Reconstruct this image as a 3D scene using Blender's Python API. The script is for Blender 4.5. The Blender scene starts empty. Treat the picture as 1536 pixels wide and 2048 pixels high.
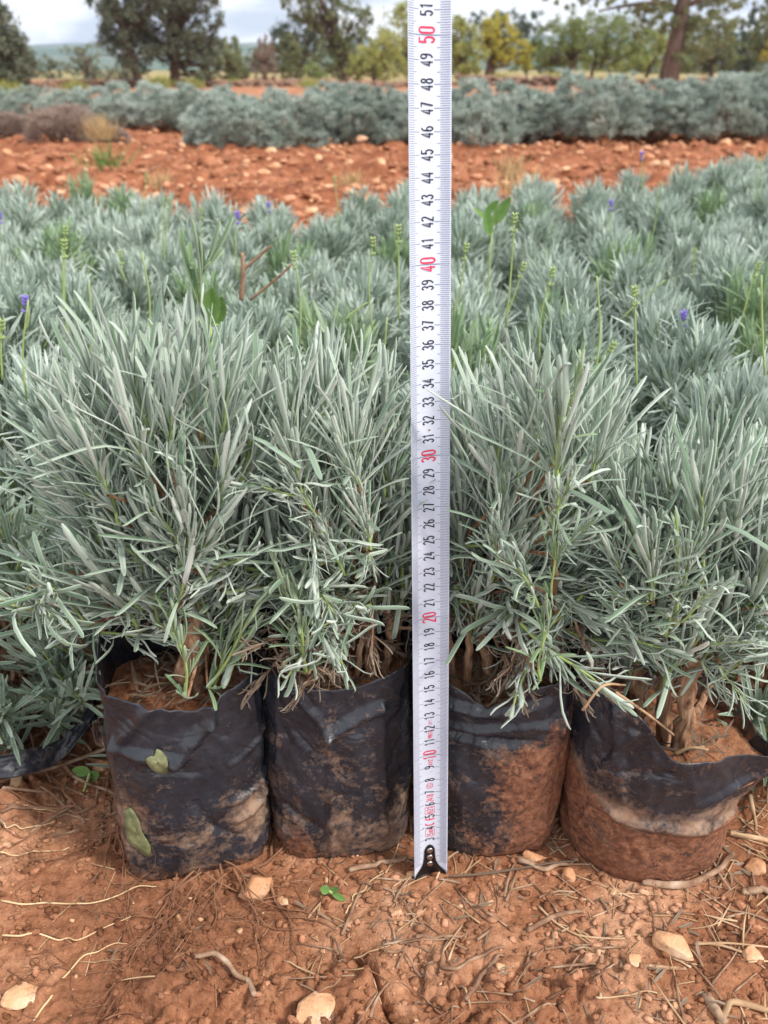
import bpy, math, random
import numpy as np
from mathutils import Vector, Matrix
from mathutils.bvhtree import BVHTree
R = math.radians
sc = bpy.context.scene
col = sc.collection
# ------------------------------------------------------------------ camera, world, sun, exposure
FPX = 1684.0                      # focal length in pixels of the 1536x2048 photograph
PITCH = R(28)
CAM = np.array([0.0, -0.392, 0.486])
cd = bpy.data.cameras.new('camera'); cam = bpy.data.objects.new('camera', cd); col.objects.link(cam)
cam.location = CAM; cam.rotation_euler = (R(90) - PITCH, 0, 0)
cd.sensor_fit = 'VERTICAL'; cd.sensor_height = 24.0; cd.lens = 24.0 * FPX / 2048
cd.clip_start = 0.01; cd.clip_end = 6000
cd.dof.use_dof = True; cd.dof.focus_distance = 0.50; cd.dof.aperture_fstop = 7.5
sc.camera = cam
w = bpy.data.worlds.new('World'); sc.world = w; w.use_nodes = True
nt = w.node_tree; N = nt.nodes; L = nt.links
bg = N['Background']; bg.inputs[1].default_value = 0.075
sky = N.new('ShaderNodeTexSky'); sky.sky_type = 'NISHITA'; sky.sun_disc = False
SUN_EL, SUN_ROT = R(48), R(118)
sky.sun_elevation = SUN_EL; sky.sun_rotation = SUN_ROT; sky.air_density = 1.0; sky.dust_density = 2.0
tc = N.new('ShaderNodeTexCoord')
mp = N.new('ShaderNodeMapping'); mp.inputs['Scale'].default_value = (1.0, 1.0, 3.6); L.new(tc.outputs['Generated'], mp.inputs[0])
n1 = N.new('ShaderNodeTexNoise'); n1.inputs['Scale'].default_value = 5.2; n1.inputs['Detail'].default_value = 7; n1.inputs['Roughness'].default_value = 0.52
n1.inputs['Distortion'].default_value = 0.3
L.new(mp.outputs[0], n1.inputs['Vector'])
cr = N.new('ShaderNodeValToRGB'); cr.color_ramp.elements[0].position = 0.43; cr.color_ramp.elements[1].position = 0.57
cr.color_ramp.elements[0].color = (7.4, 7.7, 8.9, 1); cr.color_ramp.elements[1].color = (14.0, 13.8, 13.8, 1)
L.new(n1.outputs[0], cr.inputs[0])
mx = N.new('ShaderNodeMix'); mx.data_type = 'RGBA'; mx.inputs[0].default_value = 0.93
L.new(sky.outputs[0], mx.inputs[6]); L.new(cr.outputs[0], mx.inputs[7]); L.new(mx.outputs[2], bg.inputs[0])
sd = bpy.data.lights.new('sun', 'SUN'); sd.energy = 2.3; sd.angle = R(10); sd.color = (1.0, 0.945, 0.87)
so = bpy.data.objects.new('sun', sd); col.objects.link(so)
sdir = Vector((math.sin(SUN_ROT) * math.cos(SUN_EL), math.cos(SUN_ROT) * math.cos(SUN_EL), math.sin(SUN_EL)))
so.rotation_euler = sdir.to_track_quat('Z', 'Y').to_euler(); so.location = (0, 0, 20)
sc.view_settings.view_transform = 'Standard'; sc.view_settings.look = 'None'
sc.view_settings.exposure = 0.76; sc.view_settings.gamma = 1.0
cy_ = sc.cycles
cy_.use_denoising = True
cy_.max_bounces = 6; cy_.diffuse_bounces = 3; cy_.glossy_bounces = 2; cy_.transmission_bounces = 3; cy_.volume_bounces = 0

# ------------------------------------------------------------------ maths helpers
def ray(px, py):
    dx = (px - 768) / FPX; dy = (1024 - py) / FPX
    return np.array([dx, math.cos(PITCH) + dy * math.sin(PITCH), -math.sin(PITCH) + dy * math.cos(PITCH)])
def at(px, py, y):                       # point seen at that pixel, at world depth y
    d = ray(px, py); return CAM + d * ((y - CAM[1]) / d[1])
def on(px, py, z=0.0):                   # point seen at that pixel, at height z
    d = ray(px, py); return CAM + d * ((z - CAM[2]) / d[2])

def hsh(ix, iy, iz, s):
    h = (ix.astype(np.int64) * 374761393 + iy.astype(np.int64) * 668265263 + iz.astype(np.int64) * 1274126177 + s * 974634777) & 0x7fffffff
    h = ((h ^ (h >> 13)) * 1274126177) & 0x7fffffff
    h = ((h ^ (h >> 16)) * 668265263) & 0x7fffffff
    return ((h ^ (h >> 15)) & 0xffffff) / float(0x1000000)
def vn(x, y, z=None, s=0):
    x = np.asarray(x, float); y = np.asarray(y, float)
    z = np.zeros_like(x) if z is None else np.asarray(z, float)
    ix, iy, iz = np.floor(x), np.floor(y), np.floor(z)
    fx, fy, fz = x - ix, y - iy, z - iz
    fx = fx * fx * (3 - 2 * fx); fy = fy * fy * (3 - 2 * fy); fz = fz * fz * (3 - 2 * fz)
    r = 0
    for a in (0, 1):
        for b in (0, 1):
            for c in (0, 1):
                r = r + hsh(ix + a, iy + b, iz + c, s) * (fx if a else 1 - fx) * (fy if b else 1 - fy) * (fz if c else 1 - fz)
    return r
def fbm(x, y, z=None, o=4, s=0, g=0.5):
    t = 0; a = 1; n = 0
    for k in range(o):
        f = 2.03 ** k
        t = t + a * vn(np.asarray(x) * f, np.asarray(y) * f, None if z is None else np.asarray(z) * f, s + k * 7); n += a; a *= g
    return t / n
def worley(x, y, s=0):
    ix, iy = np.floor(x), np.floor(y)
    f1 = np.full(x.shape, 9.0); f2 = np.full(x.shape, 9.0); rid = np.zeros(x.shape)
    z0 = np.zeros_like(x)
    for a in (-1, 0, 1):
        for b in (-1, 0, 1):
            cx, cy = ix + a, iy + b
            px = cx + hsh(cx, cy, z0, s); py = cy + hsh(cx, cy, z0 + 5, s)
            d = np.sqrt((px - x) ** 2 + (py - y) ** 2)
            m = d < f1
            f2 = np.where(m, f1, np.minimum(f2, d)); f1 = np.where(m, d, f1)
            rid = np.where(m, hsh(cx, cy, z0 + 9, s), rid)
    return f1, f2, rid
def sst(a, b, x):
    t = np.clip((x - a) / (b - a), 0, 1); return t * t * (3 - 2 * t)
def nrmz(v): return v / np.maximum(np.linalg.norm(v, axis=-1, keepdims=True), 1e-9)

# ------------------------------------------------------------------ mesh building
class MB:
    def __init__(s): s.V = []; s.F = []; s.A = []; s.n = 0
    def add(s, V, F, A=None, mi=0):       # F (m,3) or (m,4); A (n,4) vertex attribute
        V = np.asarray(V, float).reshape(-1, 3); F = np.asarray(F, np.int64)
        s.V.append(V); s.F.append((F + s.n, mi)); s.n += len(V)
        s.A.append(np.tile(np.array([0, 0, .5, 0.]), (len(V), 1)) if A is None else np.asarray(A, float))
    def mesh(s, name, mats, smooth=True):
        me = bpy.data.meshes.new(name); V = np.concatenate(s.V)
        me.vertices.add(len(V)); me.vertices.foreach_set('co', V.astype(np.float32).ravel())
        lp = np.concatenate([f.ravel() for f, _ in s.F]); cnt = np.concatenate([np.full(len(f), f.shape[1]) for f, _ in s.F])
        mi = np.concatenate([np.full(len(f), m) for f, m in s.F])
        me.loops.add(len(lp)); me.loops.foreach_set('vertex_index', lp.astype(np.int32))
        me.polygons.add(len(cnt)); st = np.concatenate([[0], np.cumsum(cnt)[:-1]])
        me.polygons.foreach_set('loop_start', st.astype(np.int32))
        me.polygons.foreach_set('material_index', mi.astype(np.int32))
        me.polygons.foreach_set('use_smooth', np.full(len(cnt), smooth))
        a = me.attributes.new('at', 'FLOAT_COLOR', 'POINT'); a.data.foreach_set('color', np.concatenate(s.A).astype(np.float32).ravel())
        for m in (mats if isinstance(mats, (list, tuple)) else [mats]): me.materials.append(m)
        me.update(calc_edges=True); me.validate()
        return me
    def build(s, name, mats, parent=None, smooth=True, loc=None):
        return link(name, s.mesh(name, mats, smooth), parent, loc)
def link(name, me, parent=None, loc=None):
    o = bpy.data.objects.new(name, me); col.objects.link(o)
    if parent is not None: o.parent = parent
    if loc is not None: o.location = loc
    return o
def empty(name, loc): return link(name, None, None, tuple(loc))
def tag(o, label=None, cat=None, group=None, kind=None):
    if label: o['label'] = label
    if cat: o['category'] = cat
    if group: o['group'] = group
    if kind: o['kind'] = kind
    return o
def copy_tree(o, parent=None):
    c = o.copy(); col.objects.link(c); c.parent = parent
    for ch in list(o.children): copy_tree(ch, c)
    return c
def grid_faces(nr, nc, wrap=False):
    r = np.arange(nr - 1)[:, None]; c = np.arange(nc if wrap else nc - 1)[None, :]
    c2 = (c + 1) % nc
    return np.stack([r * nc + c, r * nc + c2, (r + 1) * nc + c2, (r + 1) * nc + c], -1).reshape(-1, 4)
def frame(d):
    d = d / np.linalg.norm(d); u = np.array([0, 0, 1.0]) if abs(d[2]) < .9 else np.array([1.0, 0, 0])
    a = np.cross(u, d); a /= np.linalg.norm(a); return a, np.cross(d, a)
def spline(P, n):                        # Catmull-Rom resample
    P = np.asarray(P, float)
    if len(P) == 2: t = np.linspace(0, 1, n)[:, None]; return P[0] * (1 - t) + P[1] * t
    Q = np.vstack([2 * P[0] - P[1], P, 2 * P[-1] - P[-2]]); m = len(P) - 1; out = []
    for u in np.linspace(0, m, n):
        i = min(int(u), m - 1); t = u - i; a, b, c, d = Q[i:i + 4]
        out.append(.5 * (2 * b + (c - a) * t + (2 * a - 5 * b + 4 * c - d) * t * t + (3 * b - a - 3 * c + d) * t ** 3))
    return np.array(out)
def tube(mb, P, rad, ns=7, rough=0.0, seed=0, A=None, mi=0, flat=1.0, caps=True):
    P = np.asarray(P, float); n = len(P); rad = np.broadcast_to(rad, (n,)) if np.ndim(rad) else np.full(n, rad)
    T = nrmz(np.gradient(P, axis=0)); a, b = frame(T[0]); V = []
    th = np.linspace(0, 2 * math.pi, ns, endpoint=False)
    for i in range(n):
        a = a - T[i] * a.dot(T[i]); a /= np.linalg.norm(a); b = np.cross(T[i], a)
        rr = rad[i] * np.ones(ns)
        if rough: rr = rr * (1 + rough * (vn(th * 2.2 + seed, np.full(ns, i * .12), None, seed) - .5) * 2 + rough * .8 * (vn(th * 5, np.full(ns, i * .3), None, seed + 3) - .5))
        V.append(P[i] + (np.cos(th) * rr)[:, None] * a + (np.sin(th) * rr * flat)[:, None] * b)
    V = np.concatenate(V); F = grid_faces(n, ns, True)
    at_ = np.zeros((len(V), 4)); at_[:, 0] = np.tile(th / 6.283, n); at_[:, 1] = np.repeat(np.linspace(0, 1, n), ns); at_[:, 2] = (seed * .37) % 1
    if A is not None: at_[:, 3] = A
    if caps:
        c0, c1 = len(V), len(V) + 1; V = np.vstack([V, P[:1] - T[:1] * rad[0] * .3, P[-1:] + T[-1:] * rad[-1] * .3]); at_ = np.vstack([at_, at_[:1], at_[-1:]])
        k = np.arange(ns); k2 = (k + 1) % ns
        tri = np.vstack([np.stack([np.full(ns, c0), k2, k], 1), np.stack([np.full(ns, c1), (n - 1) * ns + k, (n - 1) * ns + k2], 1)])
        mb.add(V, F, at_, mi); mb.F.append((tri + mb.n - len(V), mi))
    else: mb.add(V, F, at_, mi)

# ------------------------------------------------------------------ materials
def mat(name, rough=0.8, spec=0.3):
    m = bpy.data.materials.new(name); m.use_nodes = True; b = m.node_tree.nodes['Principled BSDF']
    b.inputs['Roughness'].default_value = rough; b.inputs['Specular IOR Level'].default_value = spec
    return m, m.node_tree, b
def node(t, k, **kw):
    n = t.nodes.new('ShaderNode' + k)
    for a, v in kw.items(): setattr(n, a, v)
    return n
def noise(t, scale, detail=4, rough=.55, coord='Object', vec=None, dist=0):
    n = node(t, 'TexNoise'); n.inputs['Scale'].default_value = scale; n.inputs['Detail'].default_value = detail; n.inputs['Roughness'].default_value = rough
    n.inputs['Distortion'].default_value = dist
    if vec is None:
        c = node(t, 'TexCoord'); vec = c.outputs[coord]
    t.links.new(vec, n.inputs['Vector']); return n.outputs[0]
def ramp(t, fac, stops):
    r = node(t, 'ValToRGB'); e = r.color_ramp.elements
    e.remove(e[1]); e[0].position = 0.0; e[0].color = (*stops[0][1], 1)
    for p, c in stops: x = e.new(max(p, .0001)); x.color = (*c, 1)
    t.links.new(fac, r.inputs[0]); return r.outputs[0]
def mixc(t, f, a, b, mode='MIX'):
    m = node(t, 'Mix', data_type='RGBA', blend_type=mode)
    for k, v in ((0, f), (6, a), (7, b)):
        if hasattr(v, 'is_linked'): t.links.new(v, m.inputs[k])
        elif k == 0: m.inputs[0].default_value = v
        else: m.inputs[k].default_value = (*v, 1)
    return m.outputs[2]
def mth(t, op, a, b=0.0, clamp=False):
    m = node(t, 'Math', operation=op); m.use_clamp = clamp
    for k, v in ((0, a), (1, b)):
        if hasattr(v, 'is_linked'): t.links.new(v, m.inputs[k])
        else: m.inputs[k].default_value = v
    return m.outputs[0]
def bump(t, b, h, strength=.5, dist=.002):
    n = node(t, 'Bump'); n.inputs['Strength'].default_value = strength; n.inputs['Distance'].default_value = dist
    t.links.new(h, n.inputs['Height']); t.links.new(n.outputs[0], b.inputs['Normal']); return n
def attr(t, name='at'):
    a = node(t, 'Attribute'); a.attribute_name = name; s = node(t, 'SeparateColor'); t.links.new(a.outputs['Color'], s.inputs[0])
    return s.outputs[0], s.outputs[1], s.outputs[2], a.outputs['Alpha']

def leaf_material(name, dark, mid, rim, base, fine=True):
    m, t, b = mat(name, .72, .25)
    r, g, bl, al = attr(t); oi = node(t, 'ObjectInfo')
    v = mth(t, 'ADD', mth(t, 'MULTIPLY', bl, .7), mth(t, 'MULTIPLY', oi.outputs['Random'], .3))
    c = ramp(t, v, [(0.05, dark), (.5, mid), (.95, rim)])
    rimf = ramp(t, r, [(.35, (0, 0, 0)), (1, (1, 1, 1))])
    c = mixc(t, mth(t, 'MULTIPLY', rimf, .7), c, rim)
    c = mixc(t, ramp(t, r, [(0, (.45, .45, .45)), (.42, (0, 0, 0))]), c, tuple(x * y for x, y in zip(mid, (.62, .86, .55))))
    basef = ramp(t, g, [(0, (1, 1, 1)), (.28, (0, 0, 0))])
    c = mixc(t, mth(t, 'MULTIPLY', basef, .65), c, base)
    t.links.new(c, b.inputs['Base Color'])
    if fine:
        bump(t, b, noise(t, 900, 2), .35, .0006)
    b.inputs['Sheen Weight'].default_value = .25; b.inputs['Sheen Roughness'].default_value = .4
    tr = node(t, 'BsdfTranslucent'); t.links.new(c, tr.inputs[0]); ms = node(t, 'MixShader'); ms.inputs[0].default_value = .14
    out = t.nodes['Material Output']; t.links.new(b.outputs[0], ms.inputs[1]); t.links.new(tr.outputs[0], ms.inputs[2]); t.links.new(ms.outputs[0], out.inputs[0])
    return m
M = {}
M['leaf'] = leaf_material('lavender_leaf', (.115, .19, .115), (.295, .395, .29), (.67, .735, .65), (.30, .40, .13))
M['leaffield'] = leaf_material('lavender_leaf_field', (.16, .235, .18), (.365, .45, .375), (.68, .74, .69), (.30, .40, .14), False)
M['leafgreen'] = leaf_material('lavender_leaf_green', (.12, .21, .09), (.25, .37, .19), (.47, .57, .40), (.32, .44, .13))
M['leaffar'] = leaf_material('lavender_leaf_far', (.15, .20, .165), (.35, .42, .37), (.66, .71, .66), (.18, .24, .14), False)
M['deadleaf'] = leaf_material('dead_leaf', (.12, .075, .05), (.22, .155, .11), (.38, .30, .22), (.2, .12, .07))
def simple(name, stops, scale, rough=.8, spec=.25, bscale=None, bs=.4, bd=.002, detail=5, coord='Object'):
    m, t, b = mat(name, rough, spec)
    t.links.new(ramp(t, noise(t, scale, detail, coord=coord), stops), b.inputs['Base Color'])
    if bscale: bump(t, b, noise(t, bscale, 5, coord=coord), bs, bd)
    return m
M['stem'] = simple('green_stem', [(.3, (.26, .36, .10)), (.7, (.40, .48, .20))], 60, .6)
def bark_material(name, a, b_, c, sx=260, sz=35, bd=.002):
    m, t, b = mat(name, .9, .15)
    cc = node(t, 'TexCoord'); mpn = node(t, 'Mapping'); mpn.inputs['Scale'].default_value = (sx, sx, sz); t.links.new(cc.outputs['Object'], mpn.inputs[0])
    n = noise(t, 1, 6, .62, vec=mpn.outputs[0], dist=.6)
    t.links.new(ramp(t, n, [(.3, a), (.5, b_), (.72, c)]), b.inputs['Base Color']); bump(t, b, n, .9, bd)
    return m
M['bark'] = bark_material('woody_bark', (.12, .055, .03), (.36, .20, .115), (.60, .41, .27))
M['twig'] = simple('dry_twig', [(.3, (.13, .065, .04)), (.45, (.26, .15, .095)), (.6, (.40, .27, .18)), (.75, (.55, .43, .33))], 70, .85, .15, 400, .5, .001)
M['straw'] = simple('pale_straw', [(.3, (.26, .15, .08)), (.5, (.46, .30, .17)), (.7, (.66, .48, .31))], 40, .8)
M['root'] = simple('root', [(.3, (.15, .065, .035)), (.7, (.33, .17, .095))], 50, .85)
M['paleroot'] = simple('pale_root', [(.3, (.55, .36, .18)), (.7, (.80, .62, .38))], 50, .75)
# ground: orange clay
def soil_material():
    m, t, b = mat('red_soil', .95, .1)
    c0 = node(t, 'TexCoord'); P = c0.outputs['Object']
    a = ramp(t, noise(t, 9, 6, .6), [(.32, (.21, .086, .047)), (.5, (.42, .187, .098)), (.68, (.64, .35, .21))])
    f = ramp(t, noise(t, 160, 5, .7), [(.30, (.55, .50, .47)), (.52, (1, 1, 1)), (.72, (1.28, 1.32, 1.36))])
    c = mixc(t, 1.0, a, f, 'MULTIPLY')
    spk = node(t, 'TexVoronoi'); spk.inputs['Scale'].default_value = 120; t.links.new(P, spk.inputs['Vector'])
    sf = ramp(t, spk.outputs['Distance'], [(.10, (1, 1, 1)), (.17, (0, 0, 0))])
    sm = ramp(t, noise(t, 30, 2), [(.56, (0, 0, 0)), (.66, (.7, .7, .7))])
    c = mixc(t, mth(t, 'MULTIPLY', sf, sm), c, (.60, .36, .23))
    r, g, bl, al = attr(t)
    c = mixc(t, 1.0, c, ramp(t, bl, [(0, (.62, .60, .58)), (.5, (1, 1, 1)), (1, (1.5, 1.6, 1.7))]), 'MULTIPLY')
    c = mixc(t, mth(t, 'MULTIPLY', al, .9), c, mixc(t, 1.0, c, (.74, .60, .55), 'MULTIPLY'))
    gr = ramp(t, noise(t, .35, 6, .7), [(.35, (.16, .19, .07)), (.5, (.34, .27, .13)), (.65, (.48, .36, .20))])
    c = mixc(t, r, c, gr)
    c = mixc(t, g, c, ramp(t, noise(t, .03, 5, .7), [(.4, (.06, .10, .05)), (.6, (.12, .15, .07))]))
    t.links.new(c, b.inputs['Base Color'])
    h = mth(t, 'ADD', noise(t, 190, 6, .72), mth(t, 'MULTIPLY', noise(t, 45, 4, .6), 1.2))
    bump(t, b, h, .9, .0045)
    return m
M['soil'] = soil_material()
def stone_material(name, a, b_, c):
    m, t, b = mat(name, .9, .15)
    cc = ramp(t, noise(t, 45, 6, .65), [(.32, a), (.5, b_), (.7, c)])
    cc = mixc(t, ramp(t, noise(t, 260, 3), [(.60, (0, 0, 0)), (.72, (.7, .7, .7))]), cc, (.35, .14, .07))
    t.links.new(cc, b.inputs['Base Color']); bump(t, b, noise(t, 170, 6, .7), .7, .003); return m
M['stone'] = stone_material('limestone', (.46, .20, .10), (.60, .32, .17), (.74, .48, .30))
M['stonepale'] = stone_material('pale_limestone', (.56, .28, .14), (.70, .42, .24), (.82, .62, .45))
M['crumb'] = simple('soil_crumb', [(.3, (.26, .085, .04)), (.7, (.46, .19, .10))], 120, .95, .1, 300, .6, .002)
# bag film, with dust (r), mud (g) and smooth clean patches
def bag_material():
    m, t, b = mat('black_film', .42, .5)
    r, g, bl, al = attr(t)
    base = ramp(t, noise(t, 28, 4), [(.3, (.010, .012, .018)), (.7, (.026, .030, .041))])
    n1 = noise(t, 38, 8, .72, dist=.5); n2 = noise(t, 230, 6, .75); n3 = noise(t, 16, 6, .65, dist=1.0)
    film = mth(t, 'MULTIPLY', ramp(t, n2, [(.38, (0, 0, 0)), (.75, (1, 1, 1))]), mth(t, 'MULTIPLY', ramp(t, noise(t, 22, 5, .6), [(.4, (.25, .25, .25)), (.65, (1, 1, 1))]), .17))
    base = mixc(t, film, base, (.19, .175, .165))
    # dust: where attribute + noise passes a threshold
    d = mth(t, 'ADD', r, mth(t, 'MULTIPLY', mth(t, 'SUBTRACT', n1, .5), 1.9)); d = mth(t, 'ADD', d, mth(t, 'MULTIPLY', mth(t, 'SUBTRACT', n2, .5), 1.1))
    df = ramp(t, d, [(.44, (0, 0, 0)), (.95, (.80, .80, .80))])
    c = mixc(t, df, base, ramp(t, n3, [(.35, (.26, .14, .085)), (.6, (.44, .29, .19))]))
    md = mth(t, 'ADD', g, mth(t, 'MULTIPLY', mth(t, 'SUBTRACT', n3, .5), 1.6)); md = mth(t, 'ADD', md, mth(t, 'MULTIPLY', mth(t, 'SUBTRACT', n2, .5), 1.3))
    mf = ramp(t, md, [(.40, (0, 0, 0)), (.70, (.93, .93, .93))])
    c = mixc(t, mf, c, ramp(t, n2, [(.3, (.075, .028, .015)), (.5, (.20, .078, .039)), (.7, (.38, .175, .092))]))
    t.links.new(c, b.inputs['Base Color'])
    ro = mth(t, 'ADD', .27, mth(t, 'MULTIPLY', mth(t, 'MAXIMUM', df, mf), .5), True); t.links.new(ro, b.inputs['Roughness'])
    cz = noise(t, 15, 2, .5, dist=1.5); cz = mth(t, 'MINIMUM', mth(t, 'MULTIPLY', mth(t, 'ABSOLUTE', mth(t, 'SUBTRACT', cz, .5)), 9), 1.0)
    cy2 = noise(t, 34, 2, .5, dist=1.0); cy2 = mth(t, 'MINIMUM', mth(t, 'MULTIPLY', mth(t, 'ABSOLUTE', mth(t, 'SUBTRACT', cy2, .5)), 9), 1.0)
    hh = mth(t, 'ADD', mth(t, 'MULTIPLY', n2, .28), mth(t, 'ADD', mth(t, 'MULTIPLY', mf, 1.0), mth(t, 'MULTIPLY', n1, .35)))
    hh = mth(t, 'ADD', hh, mth(t, 'ADD', mth(t, 'MULTIPLY', cz, .9), mth(t, 'MULTIPLY', cy2, .4)))
    bump(t, b, hh, .5, .0022)
    return m
M['bag'] = bag_material()
def flat(name, c, rough=.5, spec=.4, metal=0.0):
    m, t, b = mat(name, rough, spec); b.inputs['Base Color'].default_value = (*c, 1); b.inputs['Metallic'].default_value = metal
    bump(t, b, noise(t, 300, 3), .1, .0005); return m
M['tape'] = simple('tape_lacquer', [(.3, (.56, .60, .70)), (.7, (.61, .64, .74))], 25, .38, .4)
M['ink'] = flat('black_ink', (.012, .012, .02), .5)
M['tick'] = flat('tick_ink', (.16, .17, .24), .5)
M['red'] = flat('red_ink', (.72, .02, .07), .5)
M['hook'] = flat('black_hook', (.006, .006, .007), .32, .5)
M['rivet'] = flat('rivet_metal', (.42, .38, .36), .32, .5, 1.0)
# ------------------------------------------------------------------ ground
def terrain(x, y):
    """large relief only"""
    far = sst(3.0, 6.0, y)
    h = .02 * (fbm(x * .6, y * .6, o=3, s=3) - .5) * far
    till = sst(2.4, 3.2, y) * (1 - sst(6.4, 7.5, y))
    h = h + till * (.045 * (fbm(x * 3.5, y * 5.5, o=4, s=8) - .5) + .02 * np.sin(y * 9 + fbm(x, y, o=2, s=4) * 6))
    h = h + sst(9, 14, y) * .10 * (fbm(x * .4, y * .4, o=4, s=31) - .4) - 3.0 * sst(60, 400, y)
    return h
def ground_z(x, y):
    x = np.asarray(x, float); y = np.asarray(y, float)
    near = 1 - sst(.9, 1.6, np.hypot(x, y + .1)); mid = sst(2.2, 3.0, y) * (1 - sst(9, 14, y))
    h = terrain(x, y) + .010 * (fbm(x * 7, y * 7, o=3, s=1) - .5) * near
    for sc_, amp, sd_ in ((24, .0095, 2), (50, .0060, 12), (105, .0040, 22)):
        wx = x + .012 * (vn(x * 60, y * 60, s=5) - .5); wy = y + .012 * (vn(x * 60, y * 60, s=6) - .5)
        f1, f2, rid = worley(wx * sc_, wy * sc_, sd_)
        rr = .30 + .35 * rid
        lump = np.sqrt(np.maximum(0, 1 - (f1 / rr) ** 2)) * (rid > .45)
        h = h + lump * amp * near * (.4 + rid) * sst(.34, .54, fbm(x * 9, y * 9, o=2, s=sd_))
    f1, f2, rid = worley((x + .03 * fbm(x * 25, y * 25, o=3, s=40)) * 9, (y + .03 * fbm(x * 25, y * 25, o=3, s=44)) * 9, 77)
    crack = (1 - sst(.0, .045, f2 - f1)) * sst(.50, .56, vn(x * 6, y * 6, s=55))
    h = h - crack * .014 * near
    h = h + near * (.0060 * (fbm(x * 95, y * 95, o=3, s=9, g=.6) - .5) + .0022 * (vn(x * 330, y * 330, s=19) - .5))
    if np.any(mid > 0):
        for sc_, amp, sd_ in ((9, .035, 61), (20, .018, 71)):
            f1, f2, rid = worley(x * sc_, y * sc_, sd_); rr = .3 + .35 * rid
            h = h + np.sqrt(np.maximum(0, 1 - (f1 / rr) ** 2)) * amp * mid * rid * (rid > .3)
    # compressed under the bags and the tape hook
    flatz = (1 - sst(.09, .13, np.abs(y - .045))) * (1 - sst(.24, .30, np.abs(x - .01)))
    return h * (1 - .8 * flatz) - .002 * flatz
def gz(x, y): return float(ground_z(np.array([x]), np.array([y]))[0])
ys = np.concatenate([np.linspace(-.62, .22, 400), .22 + (np.exp(np.linspace(0, 1, 420) * math.log(1 + 3000 / .35)) - 1)[1:] * .35])
u = np.linspace(-1, 1, 661); us = .35 * u + .65 * u ** 3
X = us[None, :] * (1.1 + 1.6 * np.maximum(ys + .1, 0))[:, None]; Y = np.repeat(ys[:, None], len(us), 1)
Z = ground_z(X, Y)
g = MB(); A = np.zeros((X.size, 4)); A[:, 2] = .5; A[:, 3] = sst(2.3, 3.2, Y.ravel()) * (1 - sst(8, 14, Y.ravel())); yy = Y.ravel(); xx = X.ravel()
A[:, 0] = sst(25, 29, yy + 3 * (fbm(xx * .3, yy * .3, o=3) - .5) - np.where(xx > 0, 0, 7)); A[:, 1] = sst(70, 130, yy)
g.add(np.stack([xx, yy, Z.ravel()], 1), grid_faces(*X.shape), A)
tag(g.build('ground', M['soil']), kind='structure')
# hills far away across the valley
def hills():
    xs = np.linspace(-1500, 1500, 240); rs = np.linspace(0, 1, 40); Xh, Rr = np.meshgrid(xs, rs)
    Yh = 700 + 1000 * Rr
    top = 38 + 26 * (fbm(Xh / 500 + 3, Xh * 0 + 2, o=3, s=7) - .5) + .012 * Xh
    Zh = -8 + (top + 8) * Rr ** .8 + 14 * (fbm(Xh / 120, Yh / 120, o=4, s=11) - .5) * np.sin(Rr * math.pi)
    mb = MB(); mb.add(np.stack([Xh.ravel(), Yh.ravel(), Zh.ravel()], 1), grid_faces(*Xh.shape))
    back = [[-1500, 1705, 30], [1500, 1705, 50]]
    m = simple('forest_hill', [(.35, (.05, .10, .055)), (.5, (.09, .14, .075)), (.68, (.30, .25, .19))], .012, .95)
    tag(mb.build('hills', m), kind='structure')
hills()

# ------------------------------------------------------------------ leaves and shoots
def leaves(B, D, Nn, Ln, W, curl, K=6, hi=True, twist=None, rnd=None):
    n = len(B); t = np.linspace(0, 1, K + 1) if K != 6 else np.array([0, .14, .34, .55, .76, .93, 1.0])
    s2 = np.zeros(n) if twist is None else twist
    ang = curl[:, None] * t[None] + s2[:, None] * np.sin(t * 3.1)[None]
    Dd = np.cos(ang)[..., None] * D[:, None] + np.sin(ang)[..., None] * Nn[:, None]
    Nd = -np.sin(ang)[..., None] * D[:, None] + np.cos(ang)[..., None] * Nn[:, None]
    step = Dd[:, :-1] * (Ln[:, None] * np.diff(t)[None])[..., None]
    P = B[:, None] + np.concatenate([np.zeros((n, 1, 3)), np.cumsum(step, 1)], 1)
    S = np.cross(D, Nn)[:, None]
    prof = np.interp(t, [0, .12, .30, .6, .86, .95, 1], [.45, .62, .90, 1, .98, .80, .30])
    hw = (W / 2)[:, None] * prof[None]
    if hi: sx = [-1, -.55, 0, .55, 1, 0]; sz = [-.1, .30, .10, .30, -.1, -.34]; lu = [1, .45, .0, .45, 1, .6]
    else: sx = [-1, 0, 1]; sz = [.22, -.12, .22]; lu = [.9, 0, .9]
    m = len(sx)
    V = P[:, :, None] + S[:, :, None] * (np.array(sx)[None, None, :, None] * hw[..., None, None]) + Nd[:, :, None] * (np.array(sz)[None, None, :, None] * hw[..., None, None])
    base = np.arange(n)[:, None, None] * ((K + 1) * m); F = grid_faces(K + 1, m, hi)[None] + base
    A = np.zeros((n, K + 1, m, 4)); A[..., 0] = np.array(lu); A[..., 1] = t[None, :, None]
    A[..., 2] = (rnd if rnd is not None else np.random.rand(n))[:, None, None]
    return V.reshape(-1, 3), F.reshape(-1, 4), A.reshape(-1, 4)

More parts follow.
